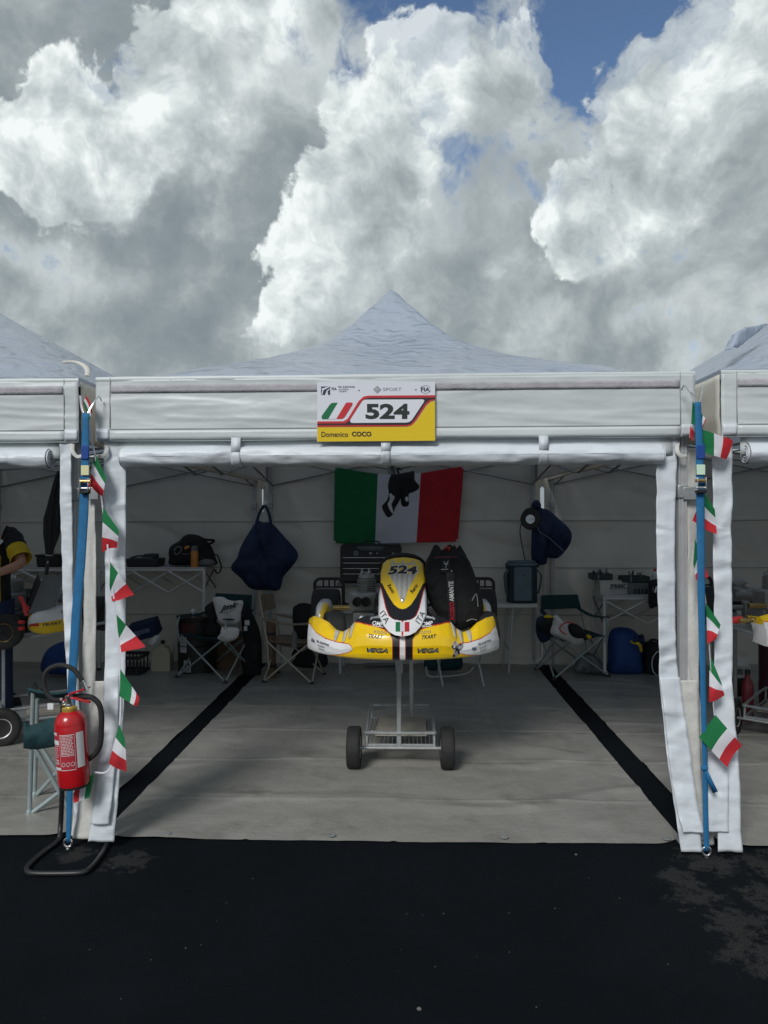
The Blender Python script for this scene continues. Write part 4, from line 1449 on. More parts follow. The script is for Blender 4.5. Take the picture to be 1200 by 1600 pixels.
    MB().lathe([(.018, -.09), (.018, .06), (.010, .06), (.010, .09)], (-.40, .78, .215), 12, axis=rot_to((1, 0, 0))).build('clutch_shaft', M['gold'], eng)
    MB().tube(spline([(-.20, .98, .28), (-.12, 1.06, .30), (-.06, 1.18, .26), (-.12, 1.34, .22), (-.30, 1.38, .22)], 6), [.024 + .016 * math.sin(k / 24 * 3.14) for k in range(25)], 12).build('exhaust', M['alu_dark'], eng)
    MB().tube(spline([(-.22, .80, .30), (-.15, .72, .22), (-.16, .62, .10)], 6), .010, 8).build('fuel_hose', M['cable'], eng)
    # brake cylinder, pipe, links
    MB().lathe([(0, -.05), (.016, -.05), (.018, .03), (.01, .034), (.01, .05), (0, .05)], (-.27, .34, .155), 12, axis=rot_to((.3, .9, .3))).build('brake_cylinder', M['redplastic'], root)
    MB().tube(spline([(-.262, .28, .145), (-.265, .26, .18), (-.262, .27, .215), (-.252, .31, .21)], 5), .011, 8).build('brake_pipe', M['ink_white'], root)
    MB().tube([(-.42, .42, .12), (-.05, .33, .10), (.05, .33, .10), (.42, .42, .12)], .007, 8).build('steering_link', M['chrome'], root)
    MB().tube([(-.30, .16, .19), (.30, .16, .19)], .008, 8).build('bumper_rod', M['chrome'], root)
    for s in (-1, 1):
        MB().tube([(s * .40, .40, .06), (s * .40, .40, .16)], .014, 8).build('kingpin', M['steel'], root)
        tyre_set(root, (s * .485 + .04, .42, .105), .132, .125, .068, steer=R(14))
        tyre_set(root, (s * .585, 1.20, .165), .142, .205, .068)
        # rear bumper: tall black frame round each wheel
        fr_ = [(p[0], 1.40, p[1]) for p in rrect(s * .585, .245, .225, .24, .045)]
        rb = MB().tube(fr_, .013, 8, closed=True).build('rear_bumper_frame', M['black'], root)
        for dx in (-.045, .0, .045):
            MB().tube([(s * .585 + dx, 1.40, .30), (s * .585 + dx, 1.40, .36)], .007, 6).build('bumper_bar', M['black'], rb)
        MB().tube([(s * .585 - .10, 1.40, .30), (s * .585 + .10, 1.40, .30)], .008, 6).build('bumper_bar', M['black'], rb)
        MB().tube([(s * .475, 1.40, .18), (s * .31, 1.36, .10)], .012, 8).build('bumper_bracket', M['black'], rb)
        # side pod
        def pod(u, v, s=s):
            a = v * 2 * math.pi
            k = min(1, math.sin(max(.0, min(1, u)) * math.pi) ** .35 + .05)
            ca, sa = math.cos(a), math.sin(a)
            ww = .052 * k
            hh = .105 * k
            x = s * (.555 + ww * math.copysign(abs(ca) ** .6, ca))
            z = .155 + .02 * (u - .3) + hh * math.copysign(abs(sa) ** .6, sa)
            return Vector((x, .58 + u * .44, z))
        def pc(u, v, s=s):
            p = pod(u, v)
            return sidepod_col(p.y, p.z, abs(p.x) < .562 and p.y < .72)
        pd = MB().grid(pod, 60, 40, mfn=pc).build('side_pod', KM, root, sharp=70)
        q = lambda a, b, s=s: Vector((s * (.6085), .80 + (a if s > 0 else -a) * 1, .13 + b))
        for txt, (ya, zb_), w_ in (('524', (.05, .088), .07), ('TKART', (-.06, .002), .16), ('VEGA', (.10, -.012), .14)):
            vs, fs = text_mesh(txt, 1.0, bold=.02, shear=.2)
            bx, by = max(v.x for v in vs) - min(v.x for v in vs), max(v.y for v in vs) - min(v.y for v in vs)
            MB().add([q(ya + v.x / bx * w_, zb_ + v.y / by * .022) for v in vs], fs).build('lettering', M['ink_navy'], pd, smooth=False)
    MB().tube([(-.475, 1.40, .16), (.475, 1.40, .16)], .014, 8).build('rear_bumper_bar', M['black'], root)
    return root

KX = P(629, 1031, .56).x
kart = build_kart()
kart.location = (KX, .56, .825)

def build_trolley():
    root = thing('kart_trolley', 'steel kart trolley with wire basket under the kart 524', 'trolley', (KX - .02, 1.12, 0))
    f = MB()
    # lower tray frame, raised basket rail
    x0, x1, y0, y1 = -.225, .225, .0, .66
    rail = spline([(x0 + .03, y0, .235), (x1 - .03, y0, .235), (x1, y0 + .05, .24), (x1, y1 - .05, .25), (x1 - .04, y1, .25), (x0 + .04, y1, .25), (x0, y1 - .05, .25), (x0, y0 + .05, .24)], 5, closed=True)
    f.tube(rail, .0105, 8, closed=True)
    f.tube([(x0, y0, .135), (x0, y0 + .02, .235)], .009, 8)
    f.tube([(x1, y0, .135), (x1, y0 + .02, .235)], .009, 8)
    for x in (x0, x1):
        f.tube([(x, y1, .14), (x, y1, .25)], .009, 8)
        f.tube([(x, y0, .150), (x, y1, .150)], .010, 8)
    f.tube([(x0, y1, .150), (x1, y1, .150)], .010, 8)
    f.tube([(x0, y0 + .01, .150), (x1, y0 + .01, .150)], .010, 8)
    f.build('basket_frame', M['steel'], root)
    w = MB()
    for k in range(15):
        x = lerp(x0, x1, (k + 1) / 16)
        w.tube([(x, y0, .153), (x, y1, .153)], .0028, 5)
    w.tube([(x0, .33, .150), (x1, .33, .150)], .004, 6)
    w.build('basket_wire', M['steel'], root)
    MB().box((.0, .40, .166), (.36, .46, .008)).build('tray_board', M['wood'], root, bevel=.002)
    MB().lathe([(.010, -.31), (.010, .31)], (0, 0, .135), 10, axis=rot_to((1, 0, 0))).build('axle', M['steel'], root)
    for y, z0 in ((.01, .13), (.64, .15)):
        h = .825 - z0 if y < .3 else .825 - z0
        xo = -.01 if y < .3 else .075
        MB().box((xo, y, z0 + h / 2), (.030, .024, h)).build('post', M['steel'], root, bevel=.004)
    t = MB()
    t.tube([(0, .01, .815), (.0, -.30, .835)], .012, 8)
    t.tube([(.07, .64, .815), (.0, .90, .835)], .012, 8)
    t.tube([(-.26, -.02, .825), (.26, -.02, .825)], .012, 8)
    t.tube([(-.28, .62, .825), (.28, .62, .825)], .012, 8)
    t.build('cradle', M['steel'], root)
    for s in (-1, 1):
        wh = tyre_set(root, (s * .310, 0, .138), .138, .092, .070, rim='wheel_white')
        tyre_set(root, (s * .175, .70, .06), .06, .035, .03, rim='wheel_white', name='caster')
        MB().tube([(s * .175, .70, .06), (s * .175, .66, .15)], .007, 8).build('caster_fork', M['steel'], root)
    return root
M['wheel_white'] = mat('white_rim', (.55, .55, .54), .4, .3, dirt=.3, dirt_col=(.2, .19, .17), dscale=20)
trolley = build_trolley()

# ------------------------------------------------------------------ black drawstring bag on the kart
def drawstring_bag():
    z = ZM(440, 840, 3.158)
    Yb = .98
    base = z(880, 455, Yb)
    root = thing('drawstring_bag', 'black drawstring kit bag with red and white vertical lettering leaning on the kart', 'bag', base)
    l = loc(root)
    # silhouette left and right edges from the foot up
    vv = [0, .05, .14, .28, .45, .60, .74, .84, .92, 1.0]
    zy = [458, 436, 400, 345, 275, 215, 160, 115, 82, 52]
    xl = [858, 818, 782, 742, 708, 698, 702, 716, 735, 752]
    xr = [872, 930, 985, 995, 984, 968, 946, 922, 902, 880]
    dp = [.02, .08, .115, .13, .135, .13, .12, .105, .08, .06]
    def pt(a, v, off=0.0):
        y = interp(v, vv, zy)
        cx = (interp(v, vv, xl) + interp(v, vv, xr)) / 2
        hw = (interp(v, vv, xr) - interp(v, vv, xl)) / 2
        d = interp(v, vv, dp)
        ca, sa = math.cos(a), math.sin(a)
        e = .75
        ca = math.copysign(abs(ca) ** e, ca)
        sa = math.copysign(abs(sa) ** e, sa)
        gather = 1 + .07 * math.sin(a * 9) * max(0, v - .72) / .28
        c = z(cx + hw * ca * gather, y, Yb)
        c.y += d * sa * gather
        n = Vector((ca, sa, 0)).normalized()
        c += n * (.010 * fb(c.x * 7, c.y * 7, c.z * 6, 3, 2) + off)
        c.z += max(0, v - .85) / .15 * .022 * math.sin(a * 5 + 1)
        return l(c)
    vl = [k / 50 for k in range(51)]
    MB().grid(lambda u, v: pt(u * 2 * math.pi, v), 64, 50).build('bag_body', M['blackcloth'], root, sharp=80)
    # closed, sunken mouth
    def mouth(u, v):
        p = pt(u * 2 * math.pi, 1.0)
        c = l(z(818, 66, Yb))
        q = p.lerp(c, v)
        q.z -= .03 * math.sin(v * 1.57)
        return q
    MB().grid(mouth, 48, 5).build('bag_mouth', M['blackcloth'], root, sharp=80)
    MB().tube(spline([l(z(800, 60, Yb - .05)), l(z(815, 48, Yb - .07)), l(z(830, 52, Yb - .08)), l(z(822, 64, Yb - .07))], 5), .006, 6).build('draw_cord', M['redplastic'], root)
    MB().tube([l(z(755, 98, Yb - .11)), l(z(800, 96, Yb - .125)), l(z(865, 96, Yb - .11))], .0035, 6).build('cord_toggle', mat('dull_red', (.2, .04, .05), .6), root)
    # front webbing strip with the lettering
    def front(zx, zy_, off):
        v = interp(-zy_, [-t for t in zy], vv)
        cx = (interp(v, vv, xl) + interp(v, vv, xr)) / 2
        hw = (interp(v, vv, xr) - interp(v, vv, xl)) / 2
        ca = max(-.98, min(.98, (zx - cx) / hw))
        a = -math.acos(math.copysign(abs(ca) ** (1 / .75), ca))
        p = pt(a, v)
        return p + Vector((0, -off, 0))
    def band(u, v):
        y = lerp(415, 165, v)
        return front(lerp(815, 857, u) - 9 * v, y, .008)
    st = MB().grid(band, 6, 40).build('webbing_strip', mat('strip_black', (.016, .017, .02), .6), root, solid=.002, sharp=80)
    MB().grid(lambda u, v: front(lerp(782, 832, u), lerp(168, 92, v), .007), 6, 10).build('badge_panel', mat('badge_black', (.006, .006, .008), .7), root, solid=.002, sharp=80)
    def vt(s, y0, y1, m):
        vs, fs = text_mesh(s, 1.0, bold=.015)
        ax, bx = min(v.x for v in vs), max(v.x for v in vs)
        ay, by = min(v.y for v in vs), max(v.y for v in vs)
        out = []
        for v in vs:
            k = (v.x - ax) / (bx - ax)
            y = lerp(y0, y1, k)
            xo = (1 - (v.y - ay) / (by - ay)) * 22
            kk = (415 - y) / 250
            out.append(front(826 + xo - 9 * kk, y, .0115))
        MB().add(out, fs).build('lettering', m, st, smooth=False)
    vt('ROSSO', 392, 306, mat('bag_red', (.55, .02, .05), .5))
    vt('AMANTE', 302, 206, M['ink_white'])
    for seg in (((795, 112), (806, 126)), ((818, 110), (808, 126)), ((797, 122), (808, 128)), ((818, 122), (808, 128)), ((808, 126), (806, 142)), ((783, 150), (815, 148))):
        MB().tube([front(x, y, .011) for x, y in seg], .0016, 5).build('badge_print', M['ink_white'], root)
    MB().box(front(832, 157, .012), (.005, .002, .010)).build('badge_print', M['ink_white'], root)
    for s in (((930, 300), (955, 270), (962, 330)), ((905, 400), (930, 390), (955, 396))):
        MB().tube(spline([front(x, y, .006) for x, y in s], 5), .003, 6).build('piping', mat('grey_piping', (.3, .3, .32), .6), root)
drawstring_bag()

# ------------------------------------------------------------------ soft shapes
def pillow(outline, T, rings=9, seed=0.0, fold=.012, back=.5, n=72, hang=0.0):
    """a stuffed cloth shape: star-shaped outline of world points (in one depth plane), swollen by T towards the camera and back*T away"""
    pts = spline(outline, 6, closed=True)
    L_ = [0]
    for i in range(len(pts)):
        L_.append(L_[-1] + (pts[(i + 1) % len(pts)] - pts[i]).length)
    ring = []
    for k in range(n):
        d = L_[-1] * k / n
        i = max(j for j in range(len(pts)) if L_[j] <= d)
        ring.append(pts[i].lerp(pts[(i + 1) % len(pts)], (d - L_[i]) / max(1e-6, L_[i + 1] - L_[i])))
    c = sum(ring, Vector()) / n
    mb = MB()
    def side(s):
        vs, fs = [], []
        for j in range(rings + 1):
            r = 1 - j / rings
            for p in ring:
                q = c + (p - c) * r
                h = (1 - r ** 3) ** .5 if r < 1 else 0
                a = math.atan2(p.z - c.z, p.x - c.x)
                w = fold * fb(q.x * 5, q.z * 4, s, 3, seed) * min(1, h * 1.5) + fold * .8 * math.sin(q.x * 26 + seed + 4 * fb(q.x * 3, q.z * 2, 0, 2, seed)) * hang * h
                vs.append(Vector((q.x, q.y - s * (T if s > 0 else T * back) * h + w, q.z)))
        for j in range(rings):
            for k in range(n):
                fs.append((j * n + k, j * n + (k + 1) % n, (j + 1) * n + (k + 1) % n, (j + 1) * n + k))
        return vs, fs
    for s in (1, -1):
        v, f = side(s)
        mb.add(v, f)
    return mb

def soft(root, name, m, outline, T, **kw):
    l = loc(root)
    return pillow([l(p) for p in outline], T, **kw).build(name, m, root, sharp=80)

def bars(root, name, m, segs, r=.012, n=8, flat=1.0):
    l = loc(root)
    out = []
    for a, b in segs:
        out.append(MB().tube([l(a), l(b)], r, n, flat=flat).build(name, m, root))
    return out

# ------------------------------------------------------------------ national flag on the back wall
def wall_flag():
    Y = 4.50
    z = ZM(500, 700, 4.615)
    root = thing('wall_flag', 'large green white red flag hung on the back wall above the kart', 'flag', z(570, 685, Y))
    l = loc(root)
    def fn(u, v):
        x = lerp(lerp(106, 1038, u), lerp(98, 994, u), v)
        ty = interp(u, [0, .15, .33, .50, .67, .85, 1], [136, 162, 186, 192, 180, 152, 130])
        by = interp(u, [0, .33, .67, 1], [686, 700, 682, 676])
        y = lerp(ty, by, v)
        p = z(x, y, Y + .012 * math.sin(u * 13 + v) * (.3 + v * .7) + .014 * fb(u * 3, v * 2, 0, 3, 5))
        return l(p)
    fl = MB().grid(fn, 90, 50, mfn=lambda u, v: 0 if u < .335 else (1 if u < .672 else 2)).build('cloth', [M['green_f'], M['white_f'], M['red_f']], root, solid=.002, sharp=80)
    for u, v in ((.008, .015), (.992, .015), (.008, .985), (.992, .985)):
        p = fn(u, v)
        MB().lathe([(.006, -.004), (.014, -.004), (.014, .004), (.006, .004)], p, 10, axis=rot_to((0, 1, 0))).build('eyelet', M['steel'], fl)
wall_flag()

def hanging_gloves():
    Y = 2.25
    z = ZM(500, 700, 4.615)
    root = thing('gloves', 'black gloves with white patches hanging from the mast before the flag', 'gloves', z(575, 195, Y))
    o = lambda pts: [z(x, y, Y) for x, y in pts]
    soft(root, 'glove', M['blackcloth'], o([(512, 196), (560, 190), (600, 182), (640, 205), (610, 280), (585, 340), (572, 385), (545, 428), (520, 485), (484, 497), (446, 425), (478, 385), (495, 330), (490, 265)]), .05, seed=1, fold=.02)
    soft(root, 'glove', M['blackcloth'], o([(600, 180), (640, 172), (680, 168), (684, 230), (715, 270), (709, 298), (670, 320), (640, 335), (640, 412), (592, 418), (578, 350), (572, 270), (578, 205)]), .055, seed=2, fold=.02)
    soft(root, 'white_patch', M['white_f'], [z(x, y, Y - .052) for x, y in ((503, 328), (540, 346), (528, 385), (516, 420), (530, 472), (508, 455), (488, 405), (502, 370))], .008, seed=3, rings=4, n=30)
    soft(root, 'white_patch', M['white_f'], [z(x, y, Y - .056) for x, y in ((614, 358), (632, 352), (638, 380), (620, 386))], .006, seed=4, rings=4, n=24)
    l = loc(root)
    MB().tube(spline([l(z(560, 140, Y)), l(z(562, 170, Y)), l(z(575, 200, Y - .01))], 4), .010, 6).build('hook', M['black'], root)
    MB().tube(spline([l(z(570, 140, Y)), l(z(572, 152, Y)), l(z(592, 155, Y))], 4), .006, 6).build('hook', M['black'], root)
hanging_gloves()

# ------------------------------------------------------------------ things hung on the back legs
def hanging_bag():
    z = ZM(180, 700, 3.333)
    Y = 4.25
    root = thing('hanging_sack', 'big navy cloth sack hanging by its handles from a tent leg above the tan chair', 'sack', z(790, 735, Y))
    o = lambda pts: [z(x, y, Y) for x, y in pts]
    soft(root, 'sack_body', M['navy'], o([(735, 385), (770, 388), (815, 392), (880, 460), (945, 535), (950, 575), (915, 625), (876, 672), (855, 738), (790, 740), (705, 732), (655, 680), (602, 625), (635, 570), (660, 500)]), .13, seed=6, fold=.05, back=.6, hang=.9)
    l = loc(root)
    for pts in (((735, 392), (752, 340), (775, 298)), ((812, 398), (800, 340), (780, 298))):
        MB().tube(spline([l(z(x, y, Y - .03)) for x, y in pts], 6), .016, 6, flat=.35).build('handle', M['navy'], root)
    MB().box(l(z(782, 240, Y)), (.022, .02, .20)).build('hook_strap', M['cream'], root, bevel=.004)
    MB().box(l(z(783, 284, Y - .01)), (.05, .03, .03)).build('hook', M['white'], root, bevel=.004)
hanging_bag()

def hanging_jacket():
    z = ZM(740, 700, 3.75)
    Y = 4.3
    root = thing('hanging_jacket', 'dark navy jacket hung on the tent leg behind a round cable reel', 'jacket', z(430, 660, Y))
    o = lambda pts: [z(x, y, Y) for x, y in pts]
    soft(root, 'jacket_body', M['navy'], o([(372, 330), (400, 352), (440, 365), (500, 415), (550, 460), (574, 500), (570, 550), (540, 600), (490, 646), (430, 645), (425, 680), (360, 684), (338, 640), (340, 500), (350, 400)]), .11, seed=8, fold=.045, hang=1.0)
    soft(root, 'hood', M['navy'], [z(x, y, Y - .02) for x, y in ((345, 318), (368, 303), (390, 318), (395, 345), (365, 360), (340, 345))], .06, seed=9, rings=6, n=30)
    l = loc(root)
    MB().tube(spline([l(z(x, y, Y - .125)) for x, y in ((372, 440), (380, 480), (400, 500), (440, 525), (490, 570), (530, 605))], 5), .005, 6).build('earphone_cord', mat('grey_cord', (.16, .17, .19), .6), root)
    reel = thing('cable_reel', 'black round cable reel with silver hub hanging on the tent leg', 'reel', z(335, 475, Y - .10))
    l = loc(reel)
    c = l(z(335, 420, Y - .13))
    ax = rot_to((-.25, -1, .1))
    MB().lathe([(0, -.05), (.10, -.05), (.108, -.04), (.085, -.036), (.085, .036), (.108, .04), (.10, .05), (.045, .05), (.042, .044), (0, .044)], c, 28, axis=ax).build('drum', M['black'], reel, sharp=30)
    MB().lathe([(.020, .044), (.020, .052), (.042, .055), (.042, .050), (.048, .050), (.048, .062), (.016, .064), (0, .060)], c, 20, axis=ax).build('hub', M['chrome'], reel, sharp=30)
    MB().tube(spline([l(z(290, 385, Y - .1)), l(z(310, 362, Y - .1)), l(z(345, 355, Y - .1)), l(z(372, 375, Y - .1))], 5), .012, 8).build('carry_handle', M['black'], reel)
    MB().tube(spline([l(z(x, y, Y - .08)) for x, y in ((282, 440), (272, 480), (278, 540), (290, 600), (304, 668))], 6), .006, 6).build('hanging_cable', M['cable'], reel)
    MB().tube([c + ax @ Vector((.03, 0, .06)), c + ax @ Vector((.03, .0, .09))], .008, 8).build('crank_knob', M['steel'], reel)
hanging_jacket()

# ------------------------------------------------------------------ camping chairs
def camp_chair(label, p, rz, fabric, metal, group='folding camp chairs', w=.54, d=.46, sh=.43, bh=.80, back_w=None, arms=True, name='camp_chair', back_z=None):
    root = thing(name, label, 'camp chair', p, rz, group)
    hw, hd = w / 2, d / 2
    bw = (back_w or w * .86) / 2
    A = {}
    fo = .03
    for sx in (-1, 1):
        A['f', sx], A['r', sx] = Vector((sx * (hw + fo), -hd, .02)), Vector((sx * (hw + fo), hd, .02))
        A['tf', sx], A['tr', sx] = Vector((sx * hw, -hd * .9, sh)), Vector((sx * hw, hd * .9, sh))
    tubes = []
    tubes += [(A['f', -1], A['tf', 1]), (A['f', 1], A['tf', -1]), (A['r', -1], A['tr', 1]), (A['r', 1], A['tr', -1])]
    for sx in (-1, 1):
        tubes += [(A['f', sx], A['tr', sx]), (A['r', sx], A['tf', sx])]
    for a, b in tubes:
        MB().tube([a, b], .0095, 8).build('leg', metal, root)
    for k in (('f', -1), ('f', 1), ('r', -1), ('r', 1)):
        MB().lathe([(0, 0), (.022, 0), (.022, .02), (.015, .035), (0, .04)], A[k] - Vector((0, 0, .02)), 10).build('foot', M['black'], root)
    for sx in (-1, 1):
        MB().tube([Vector((sx * (hw + .0), hd * .9 - .02, sh * .35)), Vector((sx * (hw - .01), hd * .9, sh)), Vector((sx * bw, hd * 1.25, bh))], .0095, 8).build('back_post', metal, root)
        if arms:
            MB().tube(spline([Vector((sx * (hw + fo * .6), -hd * .9, sh * .85)), Vector((sx * (hw + .03), -hd * 1.0, sh + .10)), Vector((sx * (hw + .02), -hd * .85, sh + .20))], 5), .0095, 8).build('arm_post', metal, root)
            def arm(u, v, sx=sx):
                q = Vector((sx * (hw + .02), -hd * .95, sh + .20)).lerp(Vector((sx * (bw + .01), hd * 1.12, sh + .235)), v)
                q.x += (u - .5) * lerp(.075, .05, v)
                q.z += -.03 * math.sin(v * 3.14) - .012 * ((u - .5) * 2) ** 2
                return q
            MB().grid(arm, 6, 16).build('armrest', fabric, root, solid=.006, sharp=80)
    def seat(u, v):
        x, y = (u * 2 - 1), (v * 2 - 1)
        s = (1 - x * x) * (1 - y * y)
        return Vector((x * hw, y * hd * .95, sh - .075 * s - .012 * (1 - abs(x)) + .004 * fb(x * 3, y * 3, 0, 3, 3)))
    MB().grid(seat, 20, 20).build('seat', fabric, root, solid=.005, sharp=80)
    bz = back_z or (sh + .10)
    def back(u, v):
        x = (u * 2 - 1)
        z_ = lerp(bz, bh, v)
        k = (z_ - sh) / (bh - sh)
        ww = lerp(hw, bw, k)
        return Vector((x * ww, hd * (.9 + .35 * k) + .05 * (1 - x * x) - .02, z_ + .006 * x * x))
    MB().grid(back, 20, 12).build('backrest', fabric, root, solid=.006, sharp=80)
    return root

cr = G(892, 1060)
chairR = camp_chair('dark green camp chair piled with racing clothes below the hung jacket', (cr.x + .05, cr.y + .20, 0), R(14), M['greencloth'], M['chair_metal'], back_w=.42, back_z=.655, bh=.805)
cl = G(325, 1064)
chairL = camp_chair('dark green camp chair with a white printed hoodie over its back', (cl.x + .03, cl.y + .22, 0), R(-24), M['greencloth'], M['chair_metal'], w=.56, d=.50, back_z=.60, bh=.83, sh=.45)
ct = G(455, 1069)
chairT = camp_chair('tan camp chair turned sideways beside the kart nose', (ct.x, ct.y + .22, 0), R(82), M['tan'], mat('beige_tube', (.42, .39, .33), .45, .3), w=.42, d=.50, sh=.42, bh=.86, arms=True, back_z=.70)
def front_chair():
    cf = G(56, 1268)
    root = thing('camp_chair', 'dark green camp chair with pale legs standing behind the fire extinguisher', 'camp chair', (cf.x, cf.y, 0), 0, 'folding camp chairs')
    l = loc(root)
    Y0, Y1 = cf.y - .06, cf.y + .20
    q = lambda x, y, Y: l(P(x, y, Y))
    m = M['chair_metal']
    gz = lambda p: Vector((p.x, p.y, max(p.z, .015)))
    for a_, b_ in ((q(52, 1078, Y0), gz(q(46, 1286, Y0))), (q(58, 1092, Y1), gz(q(54, 1243, Y1))), (q(104, 1190, Y1), gz(q(56, 1245, Y1))), (q(106, 1228, Y0 + .05), gz(q(49, 1288, Y0))),
                   (q(118, 1085, Y1), gz(q(112, 1243, Y1))), (q(60, 1160, Y1), gz(q(112, 1245, Y1))), (q(52, 1165, Y0), gz(q(110, 1286, Y0 + .04))), (q(122, 1080, Y0), gz(q(112, 1286, Y0 + .02)))):
        MB().tube([a_, b_], .0125, 10).build('leg', m, root)
    for x, y, Y in ((46, 1286, Y0), (54, 1243, Y1), (112, 1284, Y0)):
        MB().lathe([(0, 0), (.020, 0), (.020, .02), (.014, .035), (0, .036)], gz(q(x, y, Y)) - Vector((0, 0, .012)), 10).build('foot', m, root)
    def pouch(u, v):
        x = lerp(37, 122, u)
        y = lerp(1128 + 6 * math.sin(u * 9), 1168 - 6 * u + 3 * math.sin(u * 5), v)
        return q(x, y, Y0 - .02 + .03 * math.sin(u * 6.3) * .3 + .012 * fb(u * 5, v * 3, 0, 3, 3) - .03 * math.sin(v * 3.14))
    MB().grid(pouch, 24, 12).build('side_pouch', M['greencloth'], root, solid=.012, sharp=80)
    MB().grid(lambda u, v: q(lerp(44, 124, u), 1132 + 14 * math.sin(u * 3.14) * math.sin(v * 3.14), lerp(Y0, Y1, v)), 14, 10).build('seat', M['greencloth'], root, solid=.006, sharp=80)
    for Y in (Y0, Y1):
        MB().grid(lambda u, v: q(lerp(44, 120, u), lerp(1076, 1084, v) + 7 * math.sin(u * 3.0), Y + (v - .5) * .07), 14, 4).build('armrest', M['greencloth'], root, solid=.014, sharp=80)
    MB().tube(spline([q(52, 1066, Y1), q(58, 1078, Y1), q(64, 1080, Y1)], 4), .012, 8).build('arm_joint', M['black'], root)
    MB().box(q(79, 1104, Y0 - .02), (.035, .006, .035)).build('white_tag', M['white'], root, bevel=.002)
front_chair()

def clothes_pile():
    z = ZM(740, 700, 3.75)
    Y = 3.78
    root = thing('clothes_pile', 'crumpled white and black racing clothes heaped on the green chair', 'clothes', z(570, 1140, Y))
    def s(name, m, pts, T, dy, sd):
        soft(root, name, m, [z(x, y, Y + dy) for x, y in pts], T, seed=sd, fold=.03, n=48, rings=7)
    s('white_garment', M['whitecloth'], [(470, 985), (495, 980), (510, 1010), (560, 1030), (600, 1050), (640, 1110), (640, 1140), (600, 1160), (540, 1130), (480, 1105), (450, 1080), (462, 1030)], .10, -.05, 1)
    s('black_garment', M['blackcloth'], [(400, 1000), (440, 985), (470, 1000), (470, 1060), (440, 1090), (395, 1080), (372, 1040)], .10, .05, 2)
    s('black_garment', M['blackcloth'], [(555, 1035), (600, 1030), (640, 1060), (658, 1095), (640, 1115), (590, 1110), (560, 1080)], .08, -.14, 3)
    l = loc(root)
    MB().tube(spline([l(z(x, y, Y - .175)) for x, y in ((590, 1030), (550, 1022), (515, 1038), (505, 1062), (525, 1085), (545, 1092))], 5), .013, 7, flat=.5).build('red_trim', M['redplastic'], root)
    s('yellow_glove', M['yellowcloth'], [(412, 992), (425, 978), (455, 982), (468, 992), (440, 1000)], .04, .0, 5)
    s('yellow_glove', M['yellowcloth'], [(660, 1095), (680, 1095), (692, 1110), (672, 1118)], .03, -.1, 6)
clothes_pile()

def hoodie():
    z = ZM(180, 820, 5.0)
    Y = 3.80
    root = thing('hoodie', 'white hoodie with black script print draped over the green chair', 'hoodie', z(870, 915, Y))
    o = lambda pts, d: [z(x, y, Y + d) for x, y in pts]
    soft(root, 'hoodie_body', M['whitecloth'], o([(765, 572), (810, 562), (850, 566), (880, 585), (930, 595), (990, 590), (1000, 620), (985, 680), (975, 745), (940, 770), (880, 780), (835, 775), (805, 740), (785, 680), (770, 620)], -.10), .05, seed=3, fold=.02)
    soft(root, 'hoodie_skirt', M['whitecloth'], o([(835, 800), (900, 800), (960, 810), (965, 860), (930, 900), (870, 915), (800, 890), (820, 850)], -.22), .04, seed=4, fold=.025)
    l = loc(root)
    vs, fs = text_mesh('jmk', 1.0, bold=.04, shear=.45)
    bx = [min(v.x for v in vs), max(v.x for v in vs)]
    by = [min(v.y for v in vs), max(v.y for v in vs)]
    out = []
    for v in vs:
        a, b = (v.x - bx[0]) / (bx[1] - bx[0]), (v.y - by[0]) / (by[1] - by[0])
        out.append(l(z(815 + a * 150, 690 - a * 40 - b * 55 + (1 - b) * 4, Y - .162)))
    MB().add(out, fs).build('print', M['ink'], root, smooth=False)
    MB().tube(spline([l(z(x, y, Y - .164)) for x, y in ((812, 684), (850, 686), (900, 674), (945, 650))], 4), [.007] + [.006] * 11 + [.002], 6, flat=.3).build('print', M['ink'], root)
    MB().tube([l(z(x, y, Y - .164)) for x, y in ((845, 703), (890, 692))], .004, 6, flat=.3).build('print', M['ink'], root)
    ct_ = thing('black_coat', 'long black coat draped from the hoodie chair down to the floor', 'coat', z(1060, 1180, Y + .2))
    o2 = lambda pts, d: [z(x, y, Y + d) for x, y in pts]
    soft(ct_, 'coat_body', M['blackcloth'], o2([(1005, 610), (1040, 640), (1085, 720), (1130, 830), (1145, 960), (1135, 1180), (1060, 1192), (1010, 1190), (985, 1050), (1000, 900), (985, 760), (990, 660)], .16), .09, seed=5, fold=.03, hang=.8)
    soft(ct_, 'coat_sleeve', M['blackcloth'], o2([(700, 645), (735, 615), (765, 598), (785, 640), (800, 720), (780, 780), (830, 800), (820, 850), (770, 880), (720, 850), (730, 760), (735, 690)], -.02), .07, seed=6, fold=.025)
    l = loc(ct_)
    MB().box(l(z(1030, 765, Y + .05)), (.05, .008, .05)).build('care_tag', M['white'], ct_, bevel=.003)
    MB().box(l(z(1018, 810, Y + .05)), (.035, .008, .05)).build('care_tag', M['white'], ct_, bevel=.003)
hoodie()

